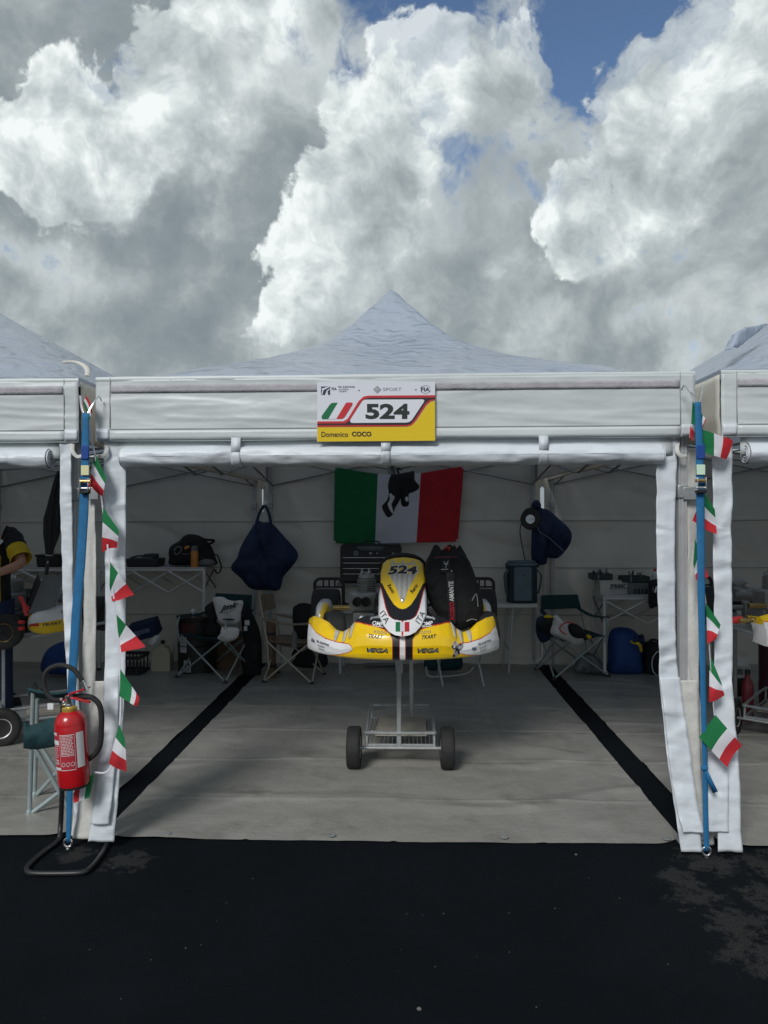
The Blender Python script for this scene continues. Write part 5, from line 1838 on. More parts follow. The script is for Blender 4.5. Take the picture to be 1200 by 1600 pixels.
# ------------------------------------------------------------------ scissor frame tables
def scissor_table(label, px0, px1, pyt, Y, depth, unit, hgt, foot_py, group='aluminium folding tables with crossed bars'):
    a, b = P(px0, pyt, Y), P(px1, pyt, Y)
    root = thing('folding_table', label, 'table', (b.x, Y, 0), 0, group)
    w = b.x - a.x
    zt = b.z
    # slatted top
    for k in range(6):
        y0 = depth * k / 6
        MB().box((-w / 2, y0 + depth / 12, zt - .008), (w, depth / 6 - .006, .016)).build('slat', M['alu'], root, bevel=.003)
    for y in (.015, depth - .015):
        MB().box((-w / 2, y, zt - .028), (w, .022, .022)).build('rail', M['alu_light'], root, bevel=.003)
        for x in (-.012, -w + .012):
            MB().tube([(x, y, .01), (x, y, zt - .02)], .0175, 10).build('leg', M['alu_light'], root)
            MB().lathe([(0, 0), (.024, 0), (.024, .02), (.018, .03)], (x, y, 0), 10).build('foot', M['black'], root)
        n = max(1, round(w / unit))
        for k in range(n):
            xa, xb = -w * k / n - .014, -w * (k + 1) / n + .0
            for z0, z1, dy in ((zt - .045, zt - hgt, .012), (zt - hgt, zt - .045, -.012)):
                MB().tube([(xa, y + dy, z0), (xb, y + dy, z1)], .017, 6, flat=.6).build('cross_bar', M['alu_light'], root)
    for x in (-.014, -w + .014):
        for z0, z1, dx in ((zt - .045, zt - hgt, .010), (zt - hgt, zt - .045, -.010)):
            MB().tube([(x + dx, .02, z0), (x + dx, depth - .02, z1)], .011, 6, flat=.6).build('cross_bar', M['alu_dark'], root)
    return root, zt
tabL, ztL = scissor_table('aluminium table with crossed bars holding the black backpack', 152, 320, 886.5, 4.15, .5, .44, .27, 1047)
tabR, ztR = scissor_table('aluminium table with crossed bars holding the white carton', 943, 1085, 931, 3.95, .5, .47, .29, 1053)
tabF, ztF = scissor_table('aluminium folding table at the rear behind the person', -40, 112, 887, 4.10, .5, .44, .27, 1047)

def backpack_black():
    z = ZM(180, 820, 5.0)
    Y = 4.38
    b = z(600, 330, Y)
    root = thing('backpack', 'black backpack lying on the crossed-bar table by an orange bottle', 'backpack', (b.x, Y, ztL))
    soft(root, 'backpack_body', M['blackcloth'], [z(x, y, Y) for x, y in ((430, 312), (420, 260), (418, 200), (440, 160), (500, 125), (540, 85), (590, 72), (650, 82), (700, 110), (745, 160), (770, 210), (785, 260), (790, 312), (600, 316))], .16, seed=12, fold=.02, back=.8)
    l = loc(root)
    MB().tube(spline([l(z(x, y, Y - .08)) for x, y in ((690, 112), (730, 118), (768, 120), (765, 135), (735, 150))], 4), .014, 8).build('carry_loop', M['blackcloth'], root)
    MB().tube(spline([l(z(x, y, Y - .17)) for x, y in ((770, 230), (800, 240), (815, 280), (828, 320), (820, 365), (795, 378), (780, 350))], 5), .018, 6, flat=.4).build('shoulder_strap', M['blackcloth'], root)
    MB().tube(spline([l(z(x, y, Y - .172)) for x, y in ((462, 205), (480, 175), (520, 180), (505, 215), (475, 232))], 4, closed=True), .008, 6).build('mesh_pocket_cord', M['graypanel'], root)
    MB().tube(spline([l(z(x, y, Y - .172)) for x, y in ((520, 225), (555, 230), (590, 225), (620, 235))], 4), .004, 6).build('pocket_piping', M['graypanel'], root)
    soft(root, 'orange_pouch', M['orange'], [z(x, y, Y - .16) for x, y in ((540, 175), (565, 163), (585, 172), (570, 185), (545, 195))], .015, rings=4, n=20)
    bt = z(620, 325, 4.20)
    bo = thing('juice_bottle', 'orange drink bottle with grey cap standing before the black backpack', 'bottle', (bt.x, 4.20, ztL))
    MB().lathe([(0, 0), (.038, 0), (.041, .006), (.041, .165), (.036, .178)], n=20).build('bottle_body', M['orange'], bo)
    MB().lathe([(.036, .178), (.036, .215), (.030, .222), (.030, .232), (0, .234)], n=20).build('bottle_cap', M['graypanel'], bo)
    bx = z(240, 310, 4.35)
    tr = thing('tool_tray', 'low black tool tray with raised handle on the left crossed-bar table', 'tray', (bx.x, 4.35, ztL))
    MB().box((0, 0, .045), (.34, .26, .09), taper=1.06).build('tray_body', M['black'], tr, bevel=.012)
    MB().box((.02, -.02, .095), (.16, .14, .012)).build('tray_insert', M['graypanel'], tr, bevel=.003)
    MB().box((.06, 0, .115), (.14, .16, .05), taper=.9).build('tray_case', M['black'], tr, bevel=.012)
    MB().tube(spline([(-.16, -.05, .09), (-.08, -.05, .115), (.02, -.05, .12), (.10, -.05, .14)], 4), .010, 8).build('tray_handle', M['black'], tr)
    sf = thing('cloth_bundle', 'small grey crumpled bag at the end of the crossed-bar table', 'bag', tuple(z(705, 318, 4.3)))
    soft(sf, 'bundle', M['graypanel'], [z(x, y, 4.3) for x, y in ((640, 320), (650, 270), (690, 256), (740, 262), (775, 285), (765, 320))], .09, seed=4, fold=.02, n=36)
backpack_black()

def under_left_table():
    z = ZM(180, 820, 5.0)
    # box with the light lettering, tipped on the crate
    Yb = 4.05
    cr_ = G(210, 1046)
    crate = thing('plastic_crate', 'black slotted plastic crate holding a tipped blue box', 'crate', (cr_.x, Yb, 0))
    w, d, h = .36, .30, .20
    fm = MB()
    for zc in (.02, .19):
        for s in (-1, 1):
            fm.box((0, s * d / 2, zc), (w, .018, .035))
            fm.box((s * w / 2, 0, zc), (.018, d - .02, .034))
    fm.build('crate_rim', M['black'], crate, bevel=.003)
    for k in range(9):
        for s in (-1, 1):
            MB().box((lerp(-w / 2 + .02, w / 2 - .02, k / 8), s * d / 2, .105), (.012, .012, .14)).build('crate_bar', M['black'], crate)
    MB().box((0, 0, .012), (w - .02, d - .02, .012)).build('crate_floor', M['black'], crate)
    bx = thing('blue_box', 'dark blue box with pale lettering tipped up in the black crate', 'box', tuple(z(230, 815, Yb)))
    rot = Euler((R(12), R(-15), 0)).to_matrix()
    MB().box((0, 0, .0), (.30, .20, .165), rot=rot).build('box_body', M['navy'], bx, bevel=.006)
    vs, fs = text_mesh('sparco', .062, bold=.01)
    MB().add([rot @ Vector((v.x, -.1025, v.y + .01)) for v in vs], fs).build('lettering', mat('pale_blue_print', (.16, .19, .30), .6), bx, smooth=False)
    rg = thing('rag', 'white crumpled rag stuffed beside the tipped blue box', 'rag', tuple(z(300, 935, Yb - .1)))
    soft(rg, 'rag_cloth', M['whitecloth'], [z(x, y, Yb - .1) for x, y in ((262, 915), (290, 880), (330, 860), (350, 880), (335, 920), (300, 940), (270, 940))], .05, seed=3, fold=.02, n=36)
    # jerrycan
    jg = G(250, 1051)
    jc = thing('jerrycan', 'cream plastic jerrycan on the floor between crate and black drum', 'jerrycan', (jg.x, jg.y + .08, 0))
    prof = [(-.098, .0), (.098, .0), (.105, .01), (.105, .20), (.085, .25), (.045, .27), (.03, .285), (.03, .30), (-.02, .30), (-.02, .285), (-.06, .265), (-.098, .22), (-.105, .20), (-.105, .01)]
    MB().prism(prof, -.07, .07, lambda a, b, c: Vector((a, c, b))).build('can_body', M['jerry'], jc, bevel=.018)
    MB().tube(spline([(.03, 0, .285), (.085, 0, .30), (.105, 0, .25), (.098, 0, .19)], 5), .014, 8).build('can_handle', M['jerry'], jc)
    MB().lathe([(.022, .30), (.022, .33), (.018, .335), (0, .335)], (.005, 0, 0), 14).build('can_cap', M['black'], jc)
    # black drum with labels
    dg = G(300, 1055)
    dr = thing('drum', 'black drum with white paper labels standing under the left table', 'drum', (dg.x, dg.y + .20, 0))
    MB().lathe([(0, 0), (.195, 0), (.205, .01), (.205, .29), (.212, .30), (.205, .31), (.205, .56), (.214, .57), (.214, .60), (.20, .605), (.19, .595), (0, .595)], n=36).build('drum_body', mat('drum_black', (.012, .010, .011), .45), dr, sharp=30)
    def on(a, zz, off=.002):
        return Vector(((.206 + off) * math.sin(a), -(.206 + off) * math.cos(a), zz))
    def lab(a0, a1, z0, z1, m, name, off=.002):
        return MB().grid(lambda u, v: on(lerp(a0, a1, u), lerp(z0, z1, v), off), 8, 1).build(name, m, dr)
    lab(-.75, -.28, .235, .40, M['paper'], 'paper_label')
    lab(-.45, -.05, .03, .155, M['paper'], 'paper_label')
    for a in (-.33, -.17):
        lab(a - .035, a + .035, .055, .11, M['ink'], 'arrow_mark', .004)
        MB().add([on(a - .07, .108, .004), on(a + .07, .108, .004), on(a, .138, .004)], [(0, 1, 2)]).build('arrow_mark', M['ink'], dr)
    lab(-.40, -.10, .040, .046, M['ink'], 'arrow_mark', .004)
    for k in range(5):
        lab(-.68, -.45 + .04 * (k % 3), .37 - k * .022, .378 - k * .022, M['ink_grey'], 'label_print', .004)
    lab(-.62, .2, .44, .55, mat('dark_red_label', (.07, .012, .014), .5), 'paper_label')
    tp = thing('spray_nozzle', 'small white nozzle standing on the black drum lid', 'nozzle', tuple(Vector((dg.x - .0, dg.y + .05, .60))))
    MB().lathe([(0, 0), (.018, 0), (.018, .03), (.010, .035), (.010, .06), (.026, .065), (.026, .08), (.008, .09), (0, .10)], n=12).build('nozzle_body', M['white'], tp)
    # brown carton further back
    bg = G(345, 1046)
    bc = thing('brown_carton', 'brown cardboard box on the floor behind the hoodie chair', 'carton', (bg.x, bg.y + .15, 0))
    MB().box((0, 0, .14), (.36, .28, .28)).build('carton_body', M['brown'], bc, bevel=.004)
    for s in (-1, 1):
        MB().box((0, s * .145, .30), (.35, .008, .10), rot=Euler((R(-s * 35), 0, 0)).to_matrix()).build('carton_flap', M['brown'], bc)
under_left_table()

# ------------------------------------------------------------------ things behind the kart
def rear_tables():
    # white-topped folding table, right of the kart
    Y = 3.98
    a, b = P(575, 945, Y), P(841, 945, Y)
    t = thing('trestle_table', 'white topped folding table carrying the slate blue cooler backpack', 'table', ((a.x + b.x) / 2, Y, 0))
    w = b.x - a.x
    zt = b.z
    MB().box((0, .30, zt - .018), (w, .60, .036)).build('table_top', M['carton'], t, bevel=.008)
    for sx in (-1, 1):
        for y in (.08, .52):
            MB().tube([(sx * (w / 2 - .30), y, .01), (sx * (w / 2 - .25), y, zt - .03)], .0135, 8).build('leg', M['alu'], t)
        MB().tube([(sx * (w / 2 - .29), .08, .25), (sx * (w / 2 - .29), .52, .25)], .010, 8).build('stretcher', M['alu'], t)
        MB().tube(spline([(sx * (w / 2 - .26), .3, zt - .30), (sx * (w / 2 - .16), .3, zt - .12), (sx * (w / 2 - .05), .3, zt - .03)], 5), .009, 8).build('brace', M['alu'], t)
    # cooler backpack
    z = ZM(740, 700, 3.75)
    Yc = 4.22
    c = P(815, 940, Yc)
    cb = thing('cooler_backpack', 'slate blue cooler backpack with domed lid on the white table', 'backpack', (c.x, Yc, zt))
    MB().prism(rrect(0, 0, .32, .22, .07), 0.0, .40, lambda a, b, c: Vector((a, b, c))).build('pack_body', mat('dark_teal_cloth', (.018, .035, .045), .8, bump=.3, bscale=40), cb, bevel=.01)
    MB().prism(rrect(-.005, .205, .19, .36, .02), -.145, -.10, lambda a, b, c: Vector((a, c, b))).build('front_pocket', M['teal'], cb, bevel=.012)
    MB().prism(rrect(0, 0, .335, .24, .08), .395, .425, lambda a, b, c: Vector((a, b, c))).build('lid_rim', M['teal'], cb, bevel=.008)
    MB().prism(rrect(0, 0, .30, .21, .08), .424, .448, lambda a, b, c: Vector((a, b, c))).build('lid', M['teal'], cb, bevel=.012)
    MB().lathe([(0, 0), (.008, 0), (.008, .003), (0, .004)], (0, -.146, .30), 10, axis=rot_to((0, -1, 0))).build('badge', M['ink'], cb)
    for s in (-1, 1):
        MB().tube(spline([(s * .15, -.06, .36), (s * .19, -.10, .30), (s * .185, -.09, .20), (s * .17, -.05, .10)], 5), .020, 6, flat=.4).build('side_strap', mat('grey_webbing', (.09, .11, .12), .8), cb)
        MB().box((s * .168, -.06, .40), (.025, .03, .04)).build('clip', M['black'], cb, bevel=.005)
    # tall black tool chest on its stand
    Yt = 4.05
    c0, c1 = P(531, 911, Yt), P(627, 911, Yt)
    zt2 = c0.z
    st = thing('workbench', 'small grey bench standing under the black tool chest', 'bench', ((c0.x + c1.x) / 2, Yt + .2, 0))
    wb = c1.x - c0.x
    MB().box((0, 0, zt2 - .02), (wb + .06, .44, .035)).build('bench_top', M['graypanel'], st, bevel=.005)
    for sx in (-1, 1):
        for sy in (-1, 1):
            MB().box((sx * (wb / 2 - .0), sy * .19, (zt2 - .04) / 2), (.032, .032, zt2 - .04)).build('leg', M['alu'], st, bevel=.004)
    MB().box((0, 0, .42), (wb, .40, .02)).build('bench_shelf', M['graypanel'], st, bevel=.004)
    MB().box((0, .05, zt2 - .19), (wb - .06, .30, .30)).build('bench_drawer', M['carton'], st, bevel=.006)
    ch = thing('tool_chest', 'black tool chest with silver drawer edges behind the kart engine', 'tool chest', ((c0.x + c1.x) / 2, Yt + .2, zt2))
    hh = P(531, 851, Yt).z - zt2
    MB().box((0, .02, hh * .5 - .01), (wb, .36, hh - .02)).build('chest_body', M['black'], ch, bevel=.01)
    MB().box((0, .02, hh - .012), (wb * .96, .34, .024)).build('chest_lid', M['black'], ch, bevel=.01)
    MB().tube(spline([(-.10, -.1, hh), (-.07, -.1, hh + .03), (.07, -.1, hh + .03), (.10, -.1, hh)], 4), .009, 8).build('chest_handle', M['black'], ch)
    zs = [P(531, y, Yt).z - zt2 for y in (871.5, 880, 888.5, 897)]
    for zz in zs:
        d_ = MB().box((0, -.168, zz - .024), (wb * .90, .016, .044)).build('drawer', M['black'], ch, bevel=.003)
        MB().box((0, -.181, zz), (wb * .90, .012, .008)).build('drawer_edge', M['chrome'], d_, bevel=.002)
    MB().box((0, -.172, zs[3] * .42), (wb * .90, .012, zs[3] * .5)).build('drawer', M['black'], ch, bevel=.003)
    rg = [(-.155 + .022 * math.cos(k * .524), -.166, zs[0] + .045 + .022 * math.sin(k * .524)) for k in range(12)]
    MB().tube(rg, .0035, 5, closed=True).build('round_badge', M['steel'], ch)
    MB().box((-.155, -.165, zs[0] + .045), (.016, .006, .010)).build('badge_bar', M['steel'], ch)
    MB().box((.0, -.165, zs[0] + .045), (.030, .008, .022)).build('latch', M['steel'], ch, bevel=.003)
    MB().box((.07, -.165, zs[0] + .045), (.016, .008, .016)).build('latch', M['steel'], ch, bevel=.003)
    MB().box((.24, -.165, zs[0] + .045), (.016, .008, .016)).build('latch', M['steel'], ch, bevel=.003)
    MB().add([(-.16, -.168, hh - .02), (.16, -.168, hh - .02), (.12, -.168, hh - .07), (-.10, -.168, hh - .07)], [(0, 1, 2, 3)]).build('chest_plate', M['graypanel'], ch, solid=.004)
    # folding stool with teal sling, half hidden under the kart
    f1, f2 = G(697, 1074), G(755, 1068)
    sx = (f1.x + f2.x) / 2 - .08
    fs_ = thing('folding_stool', 'thin legged folding stool with teal sling under the kart', 'stool', (sx, f1.y + .2, 0))
    hw = .26
    for s in (-1, 1):
        pts = [(-hw + .05, s * .20, .01), (-hw + .10, s * .19, .02), (hw - .10, s * .19, .02)]
        MB().tube([(s * .20 + .06, -.20, .01), (s * .20 - .02, .20, .46)], .0105, 8).build('leg', M['alu'], fs_)
        MB().tube([(s * .20 + .02, .20, .01), (s * .20 + .06, -.18, .46)], .0105, 8).build('leg', M['alu'], fs_)
    MB().tube(spline([(-.30, .0, .16), (-.28, .0, .075), (-.20, .0, .06), (.0, .0, .075), (.12, .0, .10), (.18, .0, .16)], 5), .009, 8).build('stretcher', M['alu'], fs_)
    MB().grid(lambda u, v: Vector(((u - .5) * .44 + .01, (v - .5) * .38, .46 - .05 * (1 - (2 * u - 1) ** 2))), 14, 8).build('sling_seat', M['greencloth'], fs_, solid=.006)
    tb = thing('teal_bag', 'dark teal bag slumped on the floor behind the stool legs', 'bag', tuple(G(690, 1045)))
    soft(tb, 'bag_body', M['greencloth'], [P(x, y, 4.0) for x, y in ((664, 1045), (668, 1022), (690, 1012), (718, 1020), (722, 1044), (700, 1048))], .10, seed=2, n=36)
    pp = G(594, 1040)
    pa = thing('paper_sheet', 'pale sheet of paper lying on the groundsheet behind the trolley', 'paper', (pp.x, pp.y, .018), R(8))
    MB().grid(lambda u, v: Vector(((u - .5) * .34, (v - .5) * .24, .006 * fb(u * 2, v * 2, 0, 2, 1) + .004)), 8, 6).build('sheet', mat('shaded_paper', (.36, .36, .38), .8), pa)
    # dark bags beside the tan chair
    db = thing('duffel_bag', 'black duffel bag standing behind the tan chair', 'bag', tuple(G(480, 1044)))
    soft(db, 'bag_body', M['blackcloth'], [P(x, y, 4.1) for x, y in ((458, 1040), (460, 1012), (475, 1000), (500, 1002), (510, 1020), (508, 1042))], .12, seed=5, n=36)
    d2 = thing('black_holdall', 'black holdall on a small stand between tan chair and kart', 'bag', (P(478, 980, 4.0).x, 4.0, P(478, 990, 4.0).z))
    soft(d2, 'holdall_body', M['blackcloth'], [P(x, y, 4.0) for x, y in ((457, 955), (462, 946), (490, 944), (500, 955), (504, 985), (496, 1000), (470, 1000), (459, 985))], .12, seed=6, n=40)
    MB().tube(spline([Vector((-.10, -.10, .24)), Vector((-.06, -.12, .32)), Vector((.05, -.12, .32)), Vector((.09, -.10, .24))], 5), .010, 6).build('bag_handle', M['blackcloth'], d2)
    gb = thing('water_bottle', 'grey flask hanging in the arm mesh of the tan chair', 'bottle', tuple(P(460, 1010, 3.6)))
    MB().lathe([(0, -.02), (.030, -.015), (.034, 0), (.034, .10), (.025, .12), (.02, .15), (0, .15)], n=14).build('flask_body', M['graypanel'], gb)
    MB().lathe([(.0, -.022), (.020, -.022), (.020, -.016)], n=12).build('flask_base', M['steel'], gb)
    bl = thing('roll_of_tarp', 'dark rolled tarpaulin leaning behind the tan chair', 'roll', tuple(G(424, 1060)))
    MB().lathe([(0, 0), (.045, 0), (.048, .01), (.048, .60), (.04, .61), (0, .61)], n=14).build('roll_body', M['brown'], bl)
    for zz in (.12, .45):
        MB().lathe([(.0485, zz), (.051, zz), (.051, zz + .03), (.0485, zz + .03)], n=14).build('tie_band', M['black'], bl)
rear_tables()

def right_table_things():
    z = ZM(900, 860, 7.62)
    Y = 4.15
    c = z(505, 545, Y)
    cx0, cx1 = z(290, 545, Y).x, z(728, 545, Y).x
    h = z(505, 368, Y).z - ztR
    bx = thing('carton', 'white carton printed PMK on the right crossed-bar table', 'carton', ((cx0 + cx1) / 2, Y + .13, ztR))
    w = cx1 - cx0
    MB().box((0, 0, h / 2), (w, .26, h)).build('carton_body', M['carton'], bx, bevel=.003)
    for s in (-1, 1):
        MB().box((0, s * .066, h + .003), (w - .004, .128, .004)).build('lid_flap', M['carton'], bx)
    def tx(s, zc, ww, hh_, m, **kw):
        vs, fs = text_mesh(s, 1.0, **kw)
        ax, bx_ = min(v.x for v in vs), max(v.x for v in vs)
        ay, by = min(v.y for v in vs), max(v.y for v in vs)
        MB().add([Vector(((v.x - (ax + bx_) / 2) / (bx_ - ax) * ww, -.1325, zc + (v.y - (ay + by) / 2) / (by - ay) * hh_)) for v in vs], fs).build('print', m, bx, smooth=False)
    gp = mat('carton_print', (.10, .10, .105), .7)
    tx('PMK', h * .60, w * .44, .042, gp, bold=.05)
    tx('RACING ENGINES', h * .36, w * .46, .011, gp)
    tx('PARTS & MOTORS', h * .22, w * .40, .008, gp)
    for z0 in (h * .76, h * .44):
        MB().box((0, -.1315, z0), (w * .50, .001, .004)).build('print_rule', gp, bx)
    gt = mat('dark_green_tray', (.015, .030, .030), .5)
    for (x0, x1, yb, yt, lab, sd) in ((195, 440, 345, 215, 'green black tool tray on top of the white carton', 1), (560, 885, 375, 215, 'dark tool tray crammed with parts beside the red capped bottle', 2)):
        Yt = 4.22 if sd == 1 else 4.12
        a, b = z(x0, yb, Yt), z(x1, yb, Yt)
        zb = ztR + h + .006 if sd == 1 else ztR + h * .9
        t = thing('tool_tray', lab, 'tray', ((a.x + b.x) / 2, Yt + .1, zb))
        ww = (b.x - a.x)
        m = MB()
        m.box((0, 0, .006), (ww, .18, .01))
        for s in (-1, 1):
            m.box((0, s * .09, .035), (ww, .010, .065))
            m.box((s * (ww / 2 - .005), 0, .035), (.010, .17, .064))
        m.build('tray_shell', gt, t, bevel=.003)
        rnd = random.Random(sd)
        for k in range(7):
            x = rnd.uniform(-ww / 2 + .04, ww / 2 - .04)
            MB().tube([(x, rnd.uniform(-.06, .06), .02), (x + rnd.uniform(-.05, .05), rnd.uniform(-.06, .06), .08 + rnd.uniform(0, .035))], rnd.uniform(.006, .012), 6).build('tool', M['black'] if k % 3 else M['steel'], t)
        MB().box((-ww * .2, -.0965, .035), (.008, .003, .055)).build('tray_clip', M['steel'], t)
        if sd == 2:
            sup = thing('parts_case', 'grey parts case under the crammed dark tool tray', 'case', ((a.x + b.x) / 2 + .04, Yt + .1, ztR))
            MB().box((0, 0, h * .44), (ww * .9, .20, h * .88)).build('case_body', M['graypanel'], sup, bevel=.006)
            for k in range(4):
                MB().box((lerp(-.06, .06, k / 3), -.102, h * .22), (.022, .004, .05)).build('case_latch', M['black'], sup)
    bt = z(940, 318, 4.1)
    bo = thing('water_bottle', 'clear water bottle with red cap at the edge of the right table', 'bottle', (bt.x, 4.1, ztR + h * .9))
    gl = mat('clear_plastic', (.55, .57, .57), .15, vary=.1, vscale=20)
    MB().lathe([(0, 0), (.032, 0), (.034, .01), (.034, .07), (.030, .075), (.034, .08), (.034, .10), (.015, .125), (.013, .135)], n=16).build('bottle_body', gl, bo)
    MB().lathe([(.015, .125), (.016, .15), (0, .15)], n=12).build('bottle_cap', M['redplastic'], bo)
    sp = thing('grey_tub', 'grey tub with the red capped bottle on its lid', 'tub', (bt.x, 4.1, ztR))
    MB().box((0, 0, h * .445), (.12, .14, h * .89)).build('tub_body', M['black'], sp, bevel=.01)
    MB().box((0, -.072, h * .5), (.06, .004, .05)).build('tub_label', M['graypanel'], sp)
    # helmet bag hanging at the table end
    Yh = 3.85
    hb = thing('helmet_bag', 'black bag with a white stripe hanging off the right table end', 'bag', tuple(z(930, 690, Yh)))
    soft(hb, 'bag_body', M['blackcloth'], [z(x, y, Yh) for x, y in ((862, 470), (870, 370), (930, 345), (1010, 350), (1060, 420), (1060, 640), (960, 668), (890, 695), (862, 640))], .09, seed=3, n=48)
    l = loc(hb)
    MB().tube([l(z(940, 500, Yh - .095)), l(z(965, 430, Yh - .085))], .010, 6, flat=.3).build('white_stripe', M['ink_white'], hb)
    MB().tube([l(z(915, 480, Yh - .09)), l(z(922, 430, Yh - .08))], .006, 6, flat=.3).build('grey_stripe', M['graypanel'], hb)
    # under the table
    Yb = 4.15
    bp = thing('blue_backpack', 'blue rounded backpack standing on the floor under the right table', 'backpack', tuple(z(580, 1480, Yb)))
    soft(bp, 'backpack_body', M['blue'], [z(x, y, Yb) for x, y in ((385, 1470), (378, 1300), (380, 1080), (410, 960), (480, 918), (570, 915), (660, 935), (730, 990), (780, 1080), (775, 1300), (770, 1470), (580, 1485))], .17, seed=7, fold=.018, back=.7)
    soft(bp, 'top_flap', M['navy'], [z(x, y, Yb - .09) for x, y in ((640, 1070), (680, 1010), (740, 1040), (770, 1000), (800, 1000), (815, 1060), (790, 1110), (720, 1110), (660, 1100))], .07, seed=8, n=40)
    gv = thing('work_glove', 'yellow and blue work glove tucked on the blue backpack', 'glove', tuple(z(760, 1210, Yb - .2)))
    soft(gv, 'glove_palm', M['yellowcloth'], [z(x, y, Yb - .2) for x, y in ((700, 1105), (745, 1090), (780, 1130), (795, 1190), (775, 1215), (755, 1180), (740, 1130))], .025, seed=1, rings=5, n=30)
    for k in range(3):
        MB().tube(spline([loc(gv)(z(650 + k * 14, 1075 + k * 10, Yb - .19)), loc(gv)(z(670 + k * 12, 1100 + k * 5, Yb - .2)), loc(gv)(z(710, 1110, Yb - .2))], 4), .007, 6).build('glove_finger', M['yellowcloth'], gv)
    bb = thing('black_sports_bag', 'black sports bag with pale piping beside the blue backpack', 'bag', tuple(z(900, 1500, Yb)))
    soft(bb, 'bag_body', M['blackcloth'], [z(x, y, Yb) for x, y in ((780, 1500), (785, 1250), (800, 1110), (860, 1080), (960, 1090), (1060, 1140), (1080, 1300), (1070, 1510), (900, 1510))], .15, seed=9)
    l = loc(bb)
    MB().tube(spline([l(z(x, y, Yb - .15)) for x, y in ((1010, 1200), (960, 1215), (915, 1280), (905, 1360), (920, 1440), (960, 1490))], 6), .005, 6).build('piping', M['ink_white'], bb)
    MB().tube(spline([l(z(x, y, Yb - .05)) for x, y in ((870, 1095), (900, 1065), (960, 1070), (985, 1100))], 5), .014, 6).build('carry_handle', M['blackcloth'], bb)
    kb = thing('dark_case', 'small dark case on the floor between chair and table leg', 'case', tuple(G(936, 1034)))
    MB().box((0, .1, .13), (.16, .22, .26)).build('case_body', M['black'], kb, bevel=.012)
    MB().box((0, -.012, .14), (.05, .006, .03)).build('case_latch', M['graypanel'], kb)
    pb = thing('plastic_bag', 'crumpled clear grey plastic bag under the clothes chair', 'bag', tuple(G(922, 1050)))
    soft(pb, 'film', mat('film_grey', (.13, .14, .14), .25, vary=.3, vscale=18, bump=.6, bscale=30), [P(x, y, 4.05) for x, y in ((898, 1050), (902, 1030), (915, 1018), (932, 1026), (946, 1040), (944, 1052))], .09, seed=4, fold=.05, n=40)
    # dark jacket lump hanging on the chair's left post
    dl = thing('dark_sweater', 'dark blue sweater lump hung at the clothes chair side', 'sweater', tuple(P(845, 1010, 3.9)))
    soft(dl, 'sweater_body', M['navy'], [P(x, y, 3.9) for x, y in ((838, 968), (848, 962), (860, 966), (864, 985), (858, 1000), (846, 1004), (838, 990))], .06, seed=2, n=30)
right_table_things()

# ------------------------------------------------------------------ neighbouring bay with the person
def kart_copy(label, pos, rz, skip=(), group='racing karts on trolleys'):
    k = copy_tree(kart, skip=skip)
    k.location = pos
    k.rotation_euler = (0, 0, rz)
    k['label'] = label
    k['group'] = group
    return k
kart['group'] = 'racing karts on trolleys'
trolley['group'] = 'steel kart trolleys'

